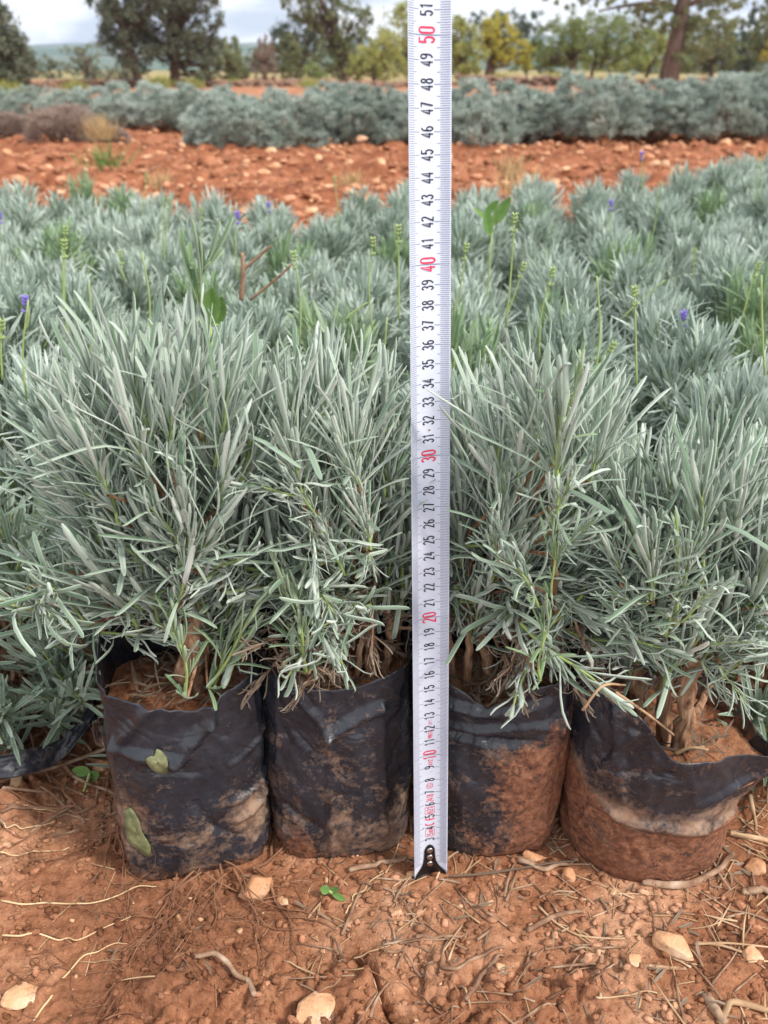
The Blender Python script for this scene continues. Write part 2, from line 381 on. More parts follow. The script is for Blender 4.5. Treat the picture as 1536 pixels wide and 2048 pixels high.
def shoot_arrays(seed, nodes=9, H=.075, LL=.050, W=.0042, K=6, hi=True, openness=1.0, ns=5, loose=0.0):
    rg = np.random.RandomState(seed); mb = MB()
    lean = rg.uniform(-.12, .12, 2)
    tt = np.linspace(0, 1, 7)
    SP = np.stack([lean[0] * H * tt ** 2 + .04 * H * np.sin(tt * 5 + seed), lean[1] * H * tt ** 2, H * tt], 1)
    tube(mb, SP, np.linspace(.0017, .0009, 7), ns, mi=1, caps=False)
    B = []; D = []; Nn = []; Ln = []; Wd = []; C = []; T2 = []
    ph = rg.rand() * 6.28
    for i in range(nodes):
        f = (i / (nodes - 1)) ** .82; p = np.array([np.interp(f, tt, SP[:, k]) for k in range(3)])
        L_ = LL * np.interp(f, [0, .3, .6, .85, 1], [.62, .95, 1.05, .85, .45])
        al0 = np.interp(f, [0, .35, .7, 1], [72, 48, 27, 9]) * openness
        for k in range(2):
            a = ph + k * math.pi + rg.normal(0, .18); al = R(al0 + rg.normal(0, 6))
            out = np.array([math.cos(a), math.sin(a), 0]); up = np.array([0, 0, 1.0])
            d = math.cos(al) * up + math.sin(al) * out; nn = math.sin(al) * up - math.cos(al) * out
            B.append(p + out * .001); D.append(d); Nn.append(nn); Ln.append(L_ * rg.uniform(.82, 1.15)); Wd.append(W * rg.uniform(.8, 1.15) * (.75 + .25 * L_ / LL))
            C.append(rg.normal(.12 if f > .3 else -.15, .36) * (1.25 + loose)); T2.append(rg.normal(0, .2 + .25 * loose))
            if f < .8 and rg.rand() < .75:            # short leaves in the axil
                for q in range(2 + (rg.rand() < .4)):
                    a2 = a + rg.normal(0, .7); al2 = al * rg.uniform(.35, .8); o2 = np.array([math.cos(a2), math.sin(a2), 0])
                    B.append(p + out * .0015); D.append(math.cos(al2) * up + math.sin(al2) * o2); Nn.append(math.sin(al2) * up - math.cos(al2) * o2)
                    Ln.append(L_ * rg.uniform(.35, .62)); Wd.append(W * .7); C.append(rg.normal(.2, .3)); T2.append(0)
        ph += math.pi / 2 + rg.normal(0, .1)
    B, D, Nn = map(np.array, (B, D, Nn))
    V, F, A = leaves(B, D, Nn, np.array(Ln), np.array(Wd), np.array(C), K, hi, np.array(T2), rg.rand(len(B)))
    mb.add(V, F, A, 0)
    top = V[:, 2].max()
    return mb, top
def xform(V, base, d, roll, s):
    d = d / np.linalg.norm(d); a, b = frame(d); c, s_ = math.cos(roll), math.sin(roll)
    a2 = a * c + b * s_; b2 = np.cross(d, a2)
    return base + s * (V[:, 0:1] * a2 + V[:, 1:2] * b2 + V[:, 2:3] * d)
SH = []
def variants(tagname, n, s0, **kw):
    out = []
    for i in range(n):
        mb, top = shoot_arrays(s0 + i, **kw); out.append((mb.mesh('shoot_' + tagname, kw.get('mats') or [M['leaf'], M['stem']]), top))
    return out
def variants_m(n, s0, mats, **kw):
    out = []
    for i in range(n):
        mb, top = shoot_arrays(s0 + i, **kw); out.append((mb.mesh('shoot', mats), top))
    return out
LG = [M['leaf'], M['stem']]
V_dense = variants_m(10, 10, LG, nodes=10, H=.060, LL=.073, W=.0041, openness=.80)
V_open = variants_m(6, 40, LG, nodes=8, H=.080, LL=.056, W=.0042, openness=1.15, loose=1.1)
V_low = variants_m(4, 60, LG, nodes=6, H=.055, LL=.036, openness=1.3, loose=1.3, W=.0042)
V_green = variants_m(3, 80, [M['leafgreen'], M['stem']], nodes=6, H=.10, LL=.05, openness=.8, loose=.4)
V_tall = variants_m(2, 90, [M['leafgreen'], M['stem']], nodes=7, H=.10, LL=.055, openness=.55, loose=0.1, W=.0040)
V_dead = variants_m(3, 100, [M['deadleaf'], M['twig']], nodes=6, H=.05, LL=.028, openness=1.3, loose=2.2, W=.0022)
rnd = random.Random(4)
def put_shoot(root, base, tip, var, roll=None, name='shoot', smax=1.35):
    me, top = var; base = np.asarray(base, float); tip = np.asarray(tip, float); d = tip - base; s = min(np.linalg.norm(d) / top, smax)
    d = d / np.linalg.norm(d); a, b = frame(d); roll = rnd.uniform(0, 6.28) if roll is None else roll
    a2 = a * math.cos(roll) + b * math.sin(roll); b2 = np.cross(d, a2)
    o = link(name, me, root); q = Matrix(np.stack([a2, b2, d], 1).tolist()).to_quaternion()
    rl = np.array(root.location)
    o.rotation_mode = 'QUATERNION'; o.rotation_quaternion = q; o.scale = (s, s, s); o.location = tuple(base - rl)
    return o

# ------------------------------------------------------------------ grow bags
def make_bag(root, cx, cy, a, b, rot, H, soilz, seed, expo=3.4, dust=None, mud=None, creases=(), taper=(1, 1), flare=None, z0=0.0, lean=(0, 0), NT=200, NZ=96, bulge=.03, floor=None):
    """H: list of (theta deg, rim height); 270 faces the viewer. returns object"""
    th = np.linspace(0, 2 * math.pi, NT, endpoint=False); thd = np.degrees(th)
    Hk = sorted(H); hx = [k - 360 for k, _ in Hk] + [k for k, _ in Hk] + [k + 360 for k, _ in Hk]; hy = [v for _, v in Hk] * 3
    rim = np.interp(thd, hx, hy); rim = (np.roll(rim, 1) + np.roll(rim, -1) + 2 * rim) / 4
    rim = rim + .0006 * (vn(th * 9, th * 0, s=seed) - .5)
    t = np.linspace(0, 1, NZ)[:, None]; Zb = t * rim[None]; TH = np.repeat(th[None], NZ, 0)
    c, s = np.cos(TH), np.sin(TH)
    rr = (np.abs(c) ** expo + np.abs(s) ** expo) ** (-1 / expo)
    ux, uy = c * rr, s * rr
    hmax = max(hy); zt = Zb / hmax
    prof = np.interp(zt, [0, .03, .08, .5, .85, 1], [.955, .98, 1.0, 1 + bulge, 1.0, 1.0]) * np.interp(zt, [0, 1], taper)
    nx = fbm(c * 2 + 7, s * 2 + 3, Zb * 30, o=3, s=seed); n2 = fbm(TH * 4.2, Zb * 55, None, o=3, s=seed + 5)
    ridge = 1 - np.abs(2 * fbm(c * 2.6 + Zb * 14, s * 2.6, Zb * 22, o=2, s=seed + 9) - 1) * 3; ridge = np.clip(ridge, 0, 1) ** 2
    off = .0055 * (nx - .5) + .0018 * (n2 - .5) + .0012 * ridge
    film = sst(soilz * .93, soilz * 1.1 + .004, Zb)
    off = off + film * (.009 * (fbm(c * 1.6, s * 1.6, Zb * 9, o=2, s=seed + 20) - .5))
    for (t0, zc0, t1, zc1, wd, amp) in creases:          # ridges as segments in (theta, z)
        p0 = np.array([t0, zc0 * 1000]); p1 = np.array([t1, zc1 * 1000]); k = R(1) * a * 1000     # degrees -> mm
        px = (np.degrees(TH) - t0) * k; pz = Zb * 1000 - zc0 * 1000; dx = (t1 - t0) * k; dz = (zc1 - zc0) * 1000
        uu = np.clip((px * dx + pz * dz) / (dx * dx + dz * dz), 0, 1); dd = np.hypot(px - uu * dx, pz - uu * dz)
        off = off + amp * np.maximum(0, 1 - dd / wd) ** 1.0
    if flare: off = off + flare(np.degrees(TH), Zb)
    XL = ux * (a * prof + off); YL = uy * (b * prof + off)
    cr_, sr_ = math.cos(rot), math.sin(rot)
    XW = cx + XL * cr_ - YL * sr_ + lean[0] * Zb; YW = cy + XL * sr_ + YL * cr_ + lean[1] * Zb
    zfloor = 0 if floor is None else floor(XW, YW) * (1 - sst(0, .03, Zb))
    ZW = z0 + Zb + zfloor
    A = np.zeros((NZ, NT, 4)); D_ = np.degrees(TH)
    A[..., 0] = dust(D_, Zb) if dust else .2; A[..., 1] = mud(D_, Zb) if mud else 0
    A[..., 2] = film
    mb = MB(); V = np.stack([XW, YW, ZW], -1).reshape(-1, 3) - np.array(root.location)
    F = grid_faces(NZ, NT, True); mb.add(V, F, A.reshape(-1, 4))
    k = np.arange(NT); ctr = V[:NT].mean(0, keepdims=True); mb.add(np.vstack([ctr, V[:NT]]), np.stack([np.zeros(NT, int), 1 + (k + 1) % NT, 1 + k], 1), np.vstack([A.reshape(-1, 4)[:1]] * (NT + 1)))
    o = mb.build('grow_bag', M['bag'], root)
    sm = o.modifiers.new('s', 'SOLIDIFY'); sm.thickness = .0004; sm.offset = -1
    # soil inside
    zi = int(NZ * .5); q = np.linspace(0, 1, 26)[:, None]
    iz = np.argmin(np.abs(Zb - soilz), 0); ex = XW[iz, np.arange(NT)]; ey = YW[iz, np.arange(NT)]
    mx_, my_ = ex.mean(), ey.mean(); SX = mx_ + (ex - mx_)[None] * q * .985; SY = my_ + (ey - my_)[None] * q * .985
    edge = np.minimum(rim[None] - .006, soilz + 0 * q)
    SZ = edge * q ** 3 + soilz * (1 - q ** 3) + .010 * (fbm(SX * 60, SY * 60, o=4, s=seed + 2) - .5) + .004 * (fbm(SX * 200, SY * 200, o=3, s=seed + 4) - .5) * (q < .97)
    ms = MB(); ms.add(np.stack([SX, SY, SZ + z0], -1).reshape(-1, 3) - np.array(root.location), grid_faces(26, NT, True)); ms.build('soil', M['soil'], root)
    return o
def bvh(o):
    me = o.data; rl = np.array(o.parent.location) if o.parent else np.zeros(3)
    vs = [Vector(v.co) + Vector(rl) for v in me.vertices]; return BVHTree.FromPolygons(vs, [p.vertices[:] for p in me.polygons])
def hit(tree, px, py, lift=.0006):
    d = Vector(ray(px, py)).normalized(); r = tree.ray_cast(Vector(CAM), d)
    return None if r[0] is None else np.array(r[0]) - np.array(d) * lift
ROOTS = []
GRP = 'potted lavender plants lined up along the tape'
def woody(root, P, r0, r1, name='woody_stem', seed=1, m='bark', ns=12, n=26, rough=.28):
    mb = MB(); rl = np.array(root.location); Q = spline(P, n) - rl
    Q = Q + np.stack([(vn(np.arange(n) * .5, np.zeros(n), s=seed) - .5), (vn(np.arange(n) * .5, np.ones(n) * 4, s=seed) - .5), np.zeros(n)], 1) * r0 * .8
    tube(mb, Q, np.linspace(r0, r1, n), ns, rough, seed); return mb.build(name, M[m], root)

def dustf(level, seed, lo=.0, hi=.0, mudlev=0.0):
    pass
# bag 1 (far left)
r1 = empty('potted_lavender', (-.131, .045, 0)); tag(r1, 'potted lavender in the leftmost tall black bag with two green leaves stuck on it', 'potted plant', GRP)
B1 = make_bag(r1, -.1335, .035, .0490, .040, R(13), [(0, .150), (40, .152), (90, .158), (130, .168), (150, .178), (172, .184), (195, .178), (212, .162), (222, .157), (240, .153), (262, .146), (275, .1435), (285, .146), (300, .153), (330, .157)], .127, 11, expo=3.6,
    dust=lambda d, z: .60 - z * 3.4 + .25 * np.exp(-((z - .062) / .018) ** 2) * (d < 255) + .3 * np.exp(-((d - 310) / 22) ** 2) * np.exp(-((z - .055) / .02) ** 2) - .15 * (d > 285) * (z < .02),
    mud=lambda d, z: .18 - z * 6 + .25 * np.exp(-((z - .004) / .008) ** 2),
    creases=[(222, .0, 222, .160, 1.6, .0022), (224, .118, 250, .150, 5, .0028), (226, .118, 262, .106, 6, .0035), (262, .106, 285, .132, 6, .005), (285, .132, 289, .150, 4, .005), (296, .095, 330, .112, 3, .0018), (300, .045, 335, .062, 5, .003), (296, .062, 330, .072, 4, .003), (272, .07, 282, .045, 3, -.002), (282, .045, 300, .03, 3, -.002), (318, 0, 318, .15, 2, .0015)],
    lean=(.03, .02), taper=(1.02, .985))
# bag 2
r2 = empty('potted_lavender', (-.035, .048, 0)); tag(r2, 'potted lavender in the bag just left of the tape, black patch on its front', 'potted plant', GRP)
B2 = make_bag(r2, -.032, .050, .049, .040, R(4), [(0, .158), (60, .158), (120, .16), (170, .168), (205, .166), (222, .160), (232, .151), (255, .148), (280, .147), (300, .152), (320, .157)], .129, 23, expo=3.2,
    dust=lambda d, z: .60 - z * 2.6 + .12 * np.exp(-((d - 262) / 10) ** 2) - .5 * np.exp(-((d - 256) / 7) ** 2 - ((z - .043) / .011) ** 2),
    mud=lambda d, z: .42 - z * 7 + .3 * (d < 250) * np.exp(-(z / .035) ** 2) + .38 * np.exp(-((d - 288) / 14) ** 2 - ((z - .10) / .02) ** 2) - .9 * np.exp(-((d - 256) / 7) ** 2 - ((z - .043) / .011) ** 2),
    creases=[(228, .0, 226, .15, 1.4, .0016), (240, .148, 264, .112, 4, .004), (264, .112, 300, .13, 6, .004), (264, .112, 262, 0, 2.5, .0022), (300, .13, 302, .02, 4, .002), (230, .05, 258, .03, 3, -.0015)],
    lean=(.0, .02), taper=(1.0, .97))
# bag 3
r3 = empty('potted_lavender', (.078, .048, 0)); tag(r3, 'potted lavender in the muddy bag just right of the tape, pale leaf over its rim', 'potted plant', GRP)
B3 = make_bag(r3, .0755, .050, .047, .040, R(-2), [(0, .156), (60, .156), (120, .155), (170, .152), (215, .148), (235, .143), (250, .135), (256, .132), (265, .136), (280, .147), (300, .150), (320, .154), (340, .157)], .117, 37, expo=3.2,
    dust=lambda d, z: .40 - .2 * (z > .1) + .2 * np.exp(-((z - .100) / .01) ** 2) * (d > 250),
    mud=lambda d, z: np.where(z < .098 + .02 * np.sin(R(1) * (d - 270)) + .012 * (d > 300), .55, .02) + .28 * sst(255, 300, d) * (z < .1) - .35 * (1 - sst(235, 262, d)) - .5 * np.exp(-((d - 262) / 13) ** 2 - ((z - .035) / .01) ** 2) - .3 * np.exp(-((d - 256) / 12) ** 2 - ((z - .08) / .012) ** 2),
    creases=[(312, 0, 312, .15, 1.6, .002), (230, .13, 262, .128, 5, .005), (232, .108, 290, .105, 5, -.004), (230, .112, 300, .118, 5, .003), (262, .130, 300, .14, 6, -.003)],
    lean=(.02, .02), taper=(.955, 1.02))
# bag 4
r4 = empty('potted_lavender', (.186, .040, 0)); tag(r4, 'potted lavender in the squat round torn bag at the right, with three bare trunks showing', 'potted plant', GRP)
def fl4(d, z):
    return .019 * np.exp(-((((d - 338 + 180) % 360) - 180) / 13) ** 2) * sst(.045, .10, z) + .012 * sst(.06, .10, z) * np.exp(-((((d - 20 + 180) % 360) - 180) / 40) ** 2)
B4 = make_bag(r4, .183, .040, .0575, .052, 0, [(0, .088), (10, .090), (22, .098), (40, .108), (60, .120), (90, .122), (120, .134), (150, .156), (170, .162), (188, .160), (205, .154), (222, .150), (236, .146), (246, .138), (253, .125), (260, .1165), (268, .1145), (290, .112), (315, .106), (335, .097), (350, .089)], .080, 51, expo=2.15,
    dust=lambda d, z: np.where(z < .068, .5, .34) + .32 * np.exp(-((z - .058 - .03 * np.clip((250 - d) / 60, 0, 1)) / .012) ** 2),
    mud=lambda d, z: np.where(z < .050 + .035 * np.clip((250 - d) / 60, 0, 1), .80, .0),
    creases=[(225, .142, 238, .075, 5, .003), (238, .13, 222, .09, 4, .004), (262, .10, 258, .05, 2, .0015), (262, .105, 222, .095, 3, -.0015), (285, .075, 335, .085, 6, .003), (225, .06, 330, .045, 6, .003)],
    flare=fl4, lean=(.0, .0), taper=(.98, 1.03), bulge=.02)
BT = [bvh(o) for o in (B1, B2, B3, B4)]
# ------------------------------------------------------------------ measuring tape
T0 = on(859, 1745, 0.0)
TD = nrmz(np.array([-.0243, .0924, .9954])); TX = np.cross(TD, [0, 0, 1.0]); TX = nrmz(np.array([1.0, 0, 0]) - TD * TD[0]); TN = -np.cross(TX, TD) * -1
if TN[1] > 0: TN = -TN                                     # towards the viewer
RC = .0180
def tp(uu, s, lift=0.0):                                   # uu metres across (right +), s metres along
    uu = np.asarray(uu, float); s = np.asarray(s, float)
    phi = R(11) + R(16) * s / .5; a = uu / RC; r = RC - lift
    X_ = r * np.sin(a); Vv = RC - r * np.cos(a)
    Xr = X_ * np.cos(phi) + Vv * np.sin(phi); Vr = Vv * np.cos(phi) - X_ * np.sin(phi)
    bow = .0022 * np.sin(np.clip(s / .52, 0, 1) * math.pi)
    return T0 + TD * s[..., None] + TX * Xr[..., None] + TN * (Vr + bow)[..., None]
tape = empty('measuring_tape', T0); tag(tape, 'white steel measuring tape standing upright in front of the plants', 'measuring tape')
rl = T0
HWD = .01225; SL = .585
uu = np.linspace(-HWD, HWD, 21); ss = np.linspace(0.0005, SL, 150); U, S_ = np.meshgrid(uu, ss)
mb = MB(); mb.add(tp(U, S_).reshape(-1, 3) - rl, grid_faces(150, 21)); blade = mb.build('blade', M['tape'], tape)
sm = blade.modifiers.new('s', 'SOLIDIFY'); sm.thickness = .0002; sm.offset = -1 if False else 0
def tpoly(mb, uv, faces, lift=.00022, mi=0):
    uv = np.asarray(uv, float); mb.add(tp(uv[:, 0], uv[:, 1], lift) - rl, faces, None, mi)
def bar(mb, u0, u1, s, wd, mi=0, lift=.00022):
    n = 6; ul = np.linspace(u0, u1, n); uv = np.concatenate([np.stack([ul, np.full(n, s - wd / 2)], 1), np.stack([ul, np.full(n, s + wd / 2)], 1)])
    k = np.arange(n - 1); tpoly(mb, uv, np.stack([k, k + 1, n + k + 1, n + k], 1), lift, mi)
mt = MB()
for i in range(10, int(SL * 1000) - 2):
    s = i / 1000; E = HWD - .00025
    wl = .0050 if i % 5 else (.0066 if i % 10 else .0080)
    wr = .0050 if i % 5 else (.0066 if i % 10 else .0080)
    wd = .00026 if i % 10 else .00032
    if i < 26: wl = min(wl, .0066); wr = min(wr, .0066)
    if i % 100 == 0: bar(mt, -E, E, s, .00034)
    else: bar(mt, -E, -E + wl, s, wd); bar(mt, E - wr, E, s, wd)
mt.build('scale_marks', M['tick'], blade, smooth=False)
def arc(cx, cy, rx, ry, a0, a1, n=9):
    return [(cx + rx * math.cos(R(a)), cy + ry * math.sin(R(a))) for a in np.linspace(a0, a1, n)]
G = {
 '0': [arc(.5, 1.55, .42, .42, 0, 180) + arc(.5, .45, .42, .42, 180, 360) + [(.92, 1.55)]],
 '1': [[(.18, 1.55), (.58, 1.97), (.58, .0)]],
 '2': [arc(.5, 1.52, .42, .45, 170, -10) + [(.80, 1.15), (.08, .03), (.96, .03)]],
 '3': [arc(.48, 1.53, .38, .44, 165, -80) + [(.42, 1.06)], [(.42, 1.06)] + arc(.48, .53, .44, .50, 88, -165)],
 '4': [[(.72, 0), (.72, 1.97), (.04, .55), (.98, .55)]],
 '5': [[(.90, 1.95), (.16, 1.95), (.12, 1.08)] + arc(.48, .62, .44, .60, 130, -160)],
 '6': [[(.72, 1.97)] + arc(.55, 1.0, .48, .9, 130, 180, 4) + arc(.5, .52, .42, .50, 180, 540, 16)],
 '7': [[(.06, 1.95), (.94, 1.95), (.40, 0)]],
 '8': [arc(.5, 1.52, .36, .44, -90, 270, 15), arc(.5, .54, .42, .52, 90, 450, 15)],
 '9': [[(.28, .03)] + arc(.45, 1.0, .48, .9, -50, 0, 4) + arc(.5, 1.48, .42, .50, 0, 360, 16)],
 'C': [arc(.55, 1, .5, .95, 60, 300, 14)], 'E': [arc(.55, 1, .5, .95, 70, 290, 14), [(.06, 1.0), (.75, 1.0)]],
 'M': [[(.05, 0), (.05, 1.95), (.5, .8), (.95, 1.95), (.95, 0)]], 'm': [[(.05, 0), (.05, 1.2)], arc(.28, .9, .23, .35, 180, 0, 6) + [(.51, 0)], arc(.74, .9, .23, .35, 180, 0, 6) + [(.97, 0)]],
 'A': [[(.0, 0), (.5, 1.95), (1, 0)], [(.2, .6), (.8, .6)]], 'Y': [[(0, 1.95), (.5, 1.0), (1, 1.95)], [(.5, 1.0), (.5, 0)]], 'Z': [[(.05, 1.95), (.95, 1.95), (.05, .03), (.95, .03)]],
 'P': [[(.1, 0), (.1, 1.95), (.5, 1.95)] + arc(.5, 1.48, .4, .47, 90, -90, 7) + [(.1, 1.0)]], 'R': [[(.1, 0), (.1, 1.95), (.5, 1.95)] + arc(.5, 1.48, .4, .47, 90, -90, 7) + [(.1, 1.0)], [(.5, 1.0), (.95, 0)]],
 'F': [[(.1, 0), (.1, 1.95), (.9, 1.95)], [(.1, 1.0), (.7, 1.0)]], 'e': [[(.1, 0), (.1, 1.95), (.9, 1.95)], [(.1, 1.0), (.7, 1.0)], [(.1, .03), (.9, .03)]], 'G': [arc(.55, 1, .5, .95, 60, 320, 14) + [(.95, .95), (.6, .95)]],
 'o': [arc(.4, 1.6, .25, .3, 0, 360, 10)],
}
def stroke(mb, pts, u0, s0, ku, ks, hw, mi=0):
    P = np.array([(u0 - (y - 1) * ku, s0 + x * ks) for x, y in pts])
    if len(P) > 2: pass
    closed = np.linalg.norm(P[0] - P[-1]) < 1e-6
    d = nrmz(np.diff(P, axis=0)); nn = np.stack([-d[:, 1], d[:, 0]], 1)
    nv = np.zeros_like(P); nv[:-1] += nn; nv[1:] += nn
    if closed: nv[0] = nv[-1] = nn[0] + nn[-1]
    nv = nrmz(nv); cosv = np.ones(len(P)); cosv[:-1] = np.abs((nv[:-1] * nn).sum(1)); nv = nv / np.maximum(cosv, .45)[:, None]
    Lp = P + nv * hw; Rp = P - nv * hw; n = len(P); k = np.arange(n - 1)
    tpoly(mb, np.concatenate([Lp, Rp]), np.stack([k, k + 1, n + k + 1, n + k], 1), .00030, mi)
def text(mb, txt, sc_, hh, gw, gap, hw, u0=.0002, mi=0):
    """sc_: centre along the tape; hh glyph height; gw glyph width; mm"""
    tot = len(txt) * gw + (len(txt) - 1) * gap; s0 = sc_ - tot / 2
    for ch in txt:
        if ch != ' ':
            for pl in G[ch]: stroke(mb, pl, u0, s0, hh / 2, gw, hw, mi)
        s0 += gw + gap
mk = MB(); mr = MB()
for n in range(3, 59):
    if n % 10 == 0: text(mr, str(n), n / 100, .0082, .0026, .0012, .00042)
    elif n < 59: text(mk, str(n), n / 100, .0064, .0020, .00075, .00034)
mk.build('black_numbers', M['ink'], blade, smooth=False)
def box_(mb, s0, s1, u0, u1, hw=.00012):
    for a_, b_ in (((u0, s0), (u1, s0)), ((u1, s0), (u1, s1)), ((u1, s1), (u0, s1)), ((u0, s1), (u0, s0))):
        P = np.array([a_, b_]); d = nrmz(P[1] - P[0]); nn = np.array([-d[1], d[0]]) * hw
        tpoly(mb, np.array([P[0] + nn, P[1] + nn, P[1] - nn, P[0] - nn]), np.array([[0, 1, 2, 3]]), .00026)
text(mr, '5m', .0356, .0038, .0019, .0006, .00022, u0=.0006); box_(mr, .0328, .0388, -.0026, .0034)
text(mr, 'C', .0432, .0058, .0024, 0, .0004); text(mr, 'E', .0478, .0058, .0024, 0, .0004)
text(mr, 'M21', .0550, .0042, .0014, .0004, .00020, u0=.0004); box_(mr, .0521, .0578, -.0030, .0034)
text(mr, '2418', .0650, .0046, .0012, .00035, .0002, u0=.0004)
for pl in ([(.5 + .5 * math.cos(t), 1 + math.sin(t)) for t in np.linspace(0, 6.2832, 20)], [(.36, .35), (.36, 1.65)], [(.64, .35), (.64, 1.65)]):
    stroke(mr, pl, .0003, .0752 - .0021, .0021, .0042, .00016)
text(mr, 'AYZ', .0940, .0028, .0012, .0004, .00018, u0=.0008)
text(mr, 'PReCG', .1158, .0026, .0009, .00025, .00014, u0=.0008)
text(mr, '20oC', .1252, .0022, .0008, .0003, .00008, u0=.0008)
mr.build('red_numbers', M['red'], blade, smooth=False)
msp = MB()
for u_, s_, r_ in ((.0008, .3145, .0007), (-.0022, .3118, .0003), (.0030, .2630, .0003), (-.0070, .1775, .00035), (.0016, .0862, .0003), (-.0045, .0410, .0005), (.0060, .0310, .0004), (.0085, .1210, .0003)):
    tpoly(msp, [(u_ + r_ * math.cos(a) * (1 + .3 * math.sin(3 * a)), s_ + r_ * .8 * math.sin(a)) for a in np.linspace(0, 6.28, 9)[:-1]], np.array([[0, 1, 2, 3], [0, 3, 4, 7], [4, 5, 6, 7]]), .00034)
msp.build('dirt_specks', M['twig'], blade)
# hook
hp = []
for s in np.linspace(.0252, 0, 30):
    wdt = np.interp(s, [0, .003, .0065, .0105, .014, .0215, .0240, .0252], [.0118, .0108, .0068, .0046, .0041, .0036, .0024, .0006]); hp.append((s, wdt))
mh = MB(); rows = []
for s, wdt in hp: rows.append(tp(np.linspace(-wdt, wdt, 9) + .0008 * 0, np.full(9, s), .0011))
Vh = np.concatenate(rows) - rl; mh.add(Vh, grid_faces(30, 9)); hook = mh.build('hook', M['hook'], tape)
sm = hook.modifiers.new('s', 'SOLIDIFY'); sm.thickness = .0011; sm.offset = 1
bv = hook.modifiers.new('b', 'BEVEL'); bv.width = .0004; bv.segments = 2
mfoot = MB(); fr = [tp(np.linspace(-.0118, .0118, 13), np.full(13, .0004), l_) for l_ in (.0012, -.002, -.0045)]
mfoot.add(np.concatenate(fr) - rl, grid_faces(3, 13)); fo = mfoot.build('hook_lip', M['hook'], hook); sm = fo.modifiers.new('s', 'SOLIDIFY'); sm.thickness = .001
for s in (.0212, .0152, .0094):
    mv = MB(); c = tp(np.array(0.), np.array(s), .0013); nrm_ = nrmz(tp(np.array(0.), np.array(s), .002) - c); a_, b_ = frame(nrm_); VV = []
    for r_, h_ in ((.00215, 0), (.0020, .0006), (.0014, .0009), (.0006, .0008), (.00001, .0008)):
        for t in np.linspace(0, 6.2832, 16, endpoint=False): VV.append(c + (a_ * math.cos(t) + b_ * math.sin(t)) * r_ + nrm_ * h_)
    mv.add(np.array(VV) - rl, grid_faces(5, 16, True)); mv.build('rivet', M['rivet'], hook)

# ------------------------------------------------------------------ the four potted plants
def tape_clear(p, margin=.031):
    s = p[2]; q = T0 + TD * s; return not (abs(p[0] - q[0]) < .031 and p[1] < q[1] + margin)
def hero(root, trunk_top, shoots, fill, seed, low=None, dead=None, branch_r=.0016):
    """explicit shoots by the pixels they show at and their depth, then a crown filled around them"""
    rg = random.Random(seed); pts = []
    for (bx, by, Yb, tx, ty, Yt, kind) in shoots:
        vs = {'d': V_dense, 'o': V_open, 'g': V_green, 't': V_tall, 'l': V_low}[kind]
        b_, t_ = at(bx, by, Yb), at(tx, ty, Yt); put_shoot(root, b_, t_, rg.choice(vs)); pts.append(b_)
    (c, rad, n, up) = fill; c = np.array(c); k = 0; tries = 0; tt_ = np.array(trunk_top)
    while k < n and tries < 3000:
        tries += 1
        v = np.array([rg.gauss(0, 1) for _ in range(3)]); v /= np.linalg.norm(v)
        if v[2] < -.35: continue
        p = c + v * np.array(rad) * rg.uniform(.45, 1.0) ** .6
        d = nrmz(nrmz(p - tt_) * 1.0 + np.array([0, 0, up]) + np.array([rg.gauss(0, .16) for _ in range(3)]))
        ln = rg.uniform(.075, .108) * (1.0 if v[2] > 0 else .8); b_ = p - d * ln
        if not tape_clear(p) or not tape_clear(b_) or not tape_clear(p - d * ln * .5): continue
        put_shoot(root, b_, p, rg.choice(V_dense if v[2] > .1 or rg.random() < .4 else V_open)); pts.append(b_); k += 1
    for (c, rad, n, vs, ln, dn) in (low or []):
        c = np.array(c)
        for _ in range(n):
            for _t in range(30):
                b_ = c + np.array([rg.uniform(-1, 1) * rad[0], rg.uniform(-1, 1) * rad[1], rg.uniform(-1, 1) * rad[2]])
                d = nrmz(np.array([rg.gauss(0, .8), rg.uniform(-.9, .3), rg.uniform(*dn)])); p = b_ + d * ln * rg.uniform(.7, 1.1)
                if tape_clear(p) and tape_clear(b_) and tape_clear((p + b_) / 2) and p[2] > .13 and not (root is r1 and b_[1] < .055 and abs(b_[0] + .128) < .035): break
            else: continue
            put_shoot(root, b_, p, rg.choice(vs), smax=1.3)
            if vs is not V_dead: pts.append(b_)
    # thin brown branches that carry the shoots: one woody mesh part
    mb = MB(); rl_ = np.array(root.location)
    for i, p in enumerate(pts):
        m = tt_ * .45 + p * .55 + np.array([rg.gauss(0, .006) for _ in range(3)]) + np.array([0, .022, -.008])
        tube(mb, spline([tt_ + np.array([rg.gauss(0, .003), rg.gauss(0, .003), rg.uniform(-.02, 0)]), m, p], 9) - rl_, np.linspace(branch_r, .0009, 9), 6, .2, i, caps=False)
    mb.build('branches', M['bark'], root)

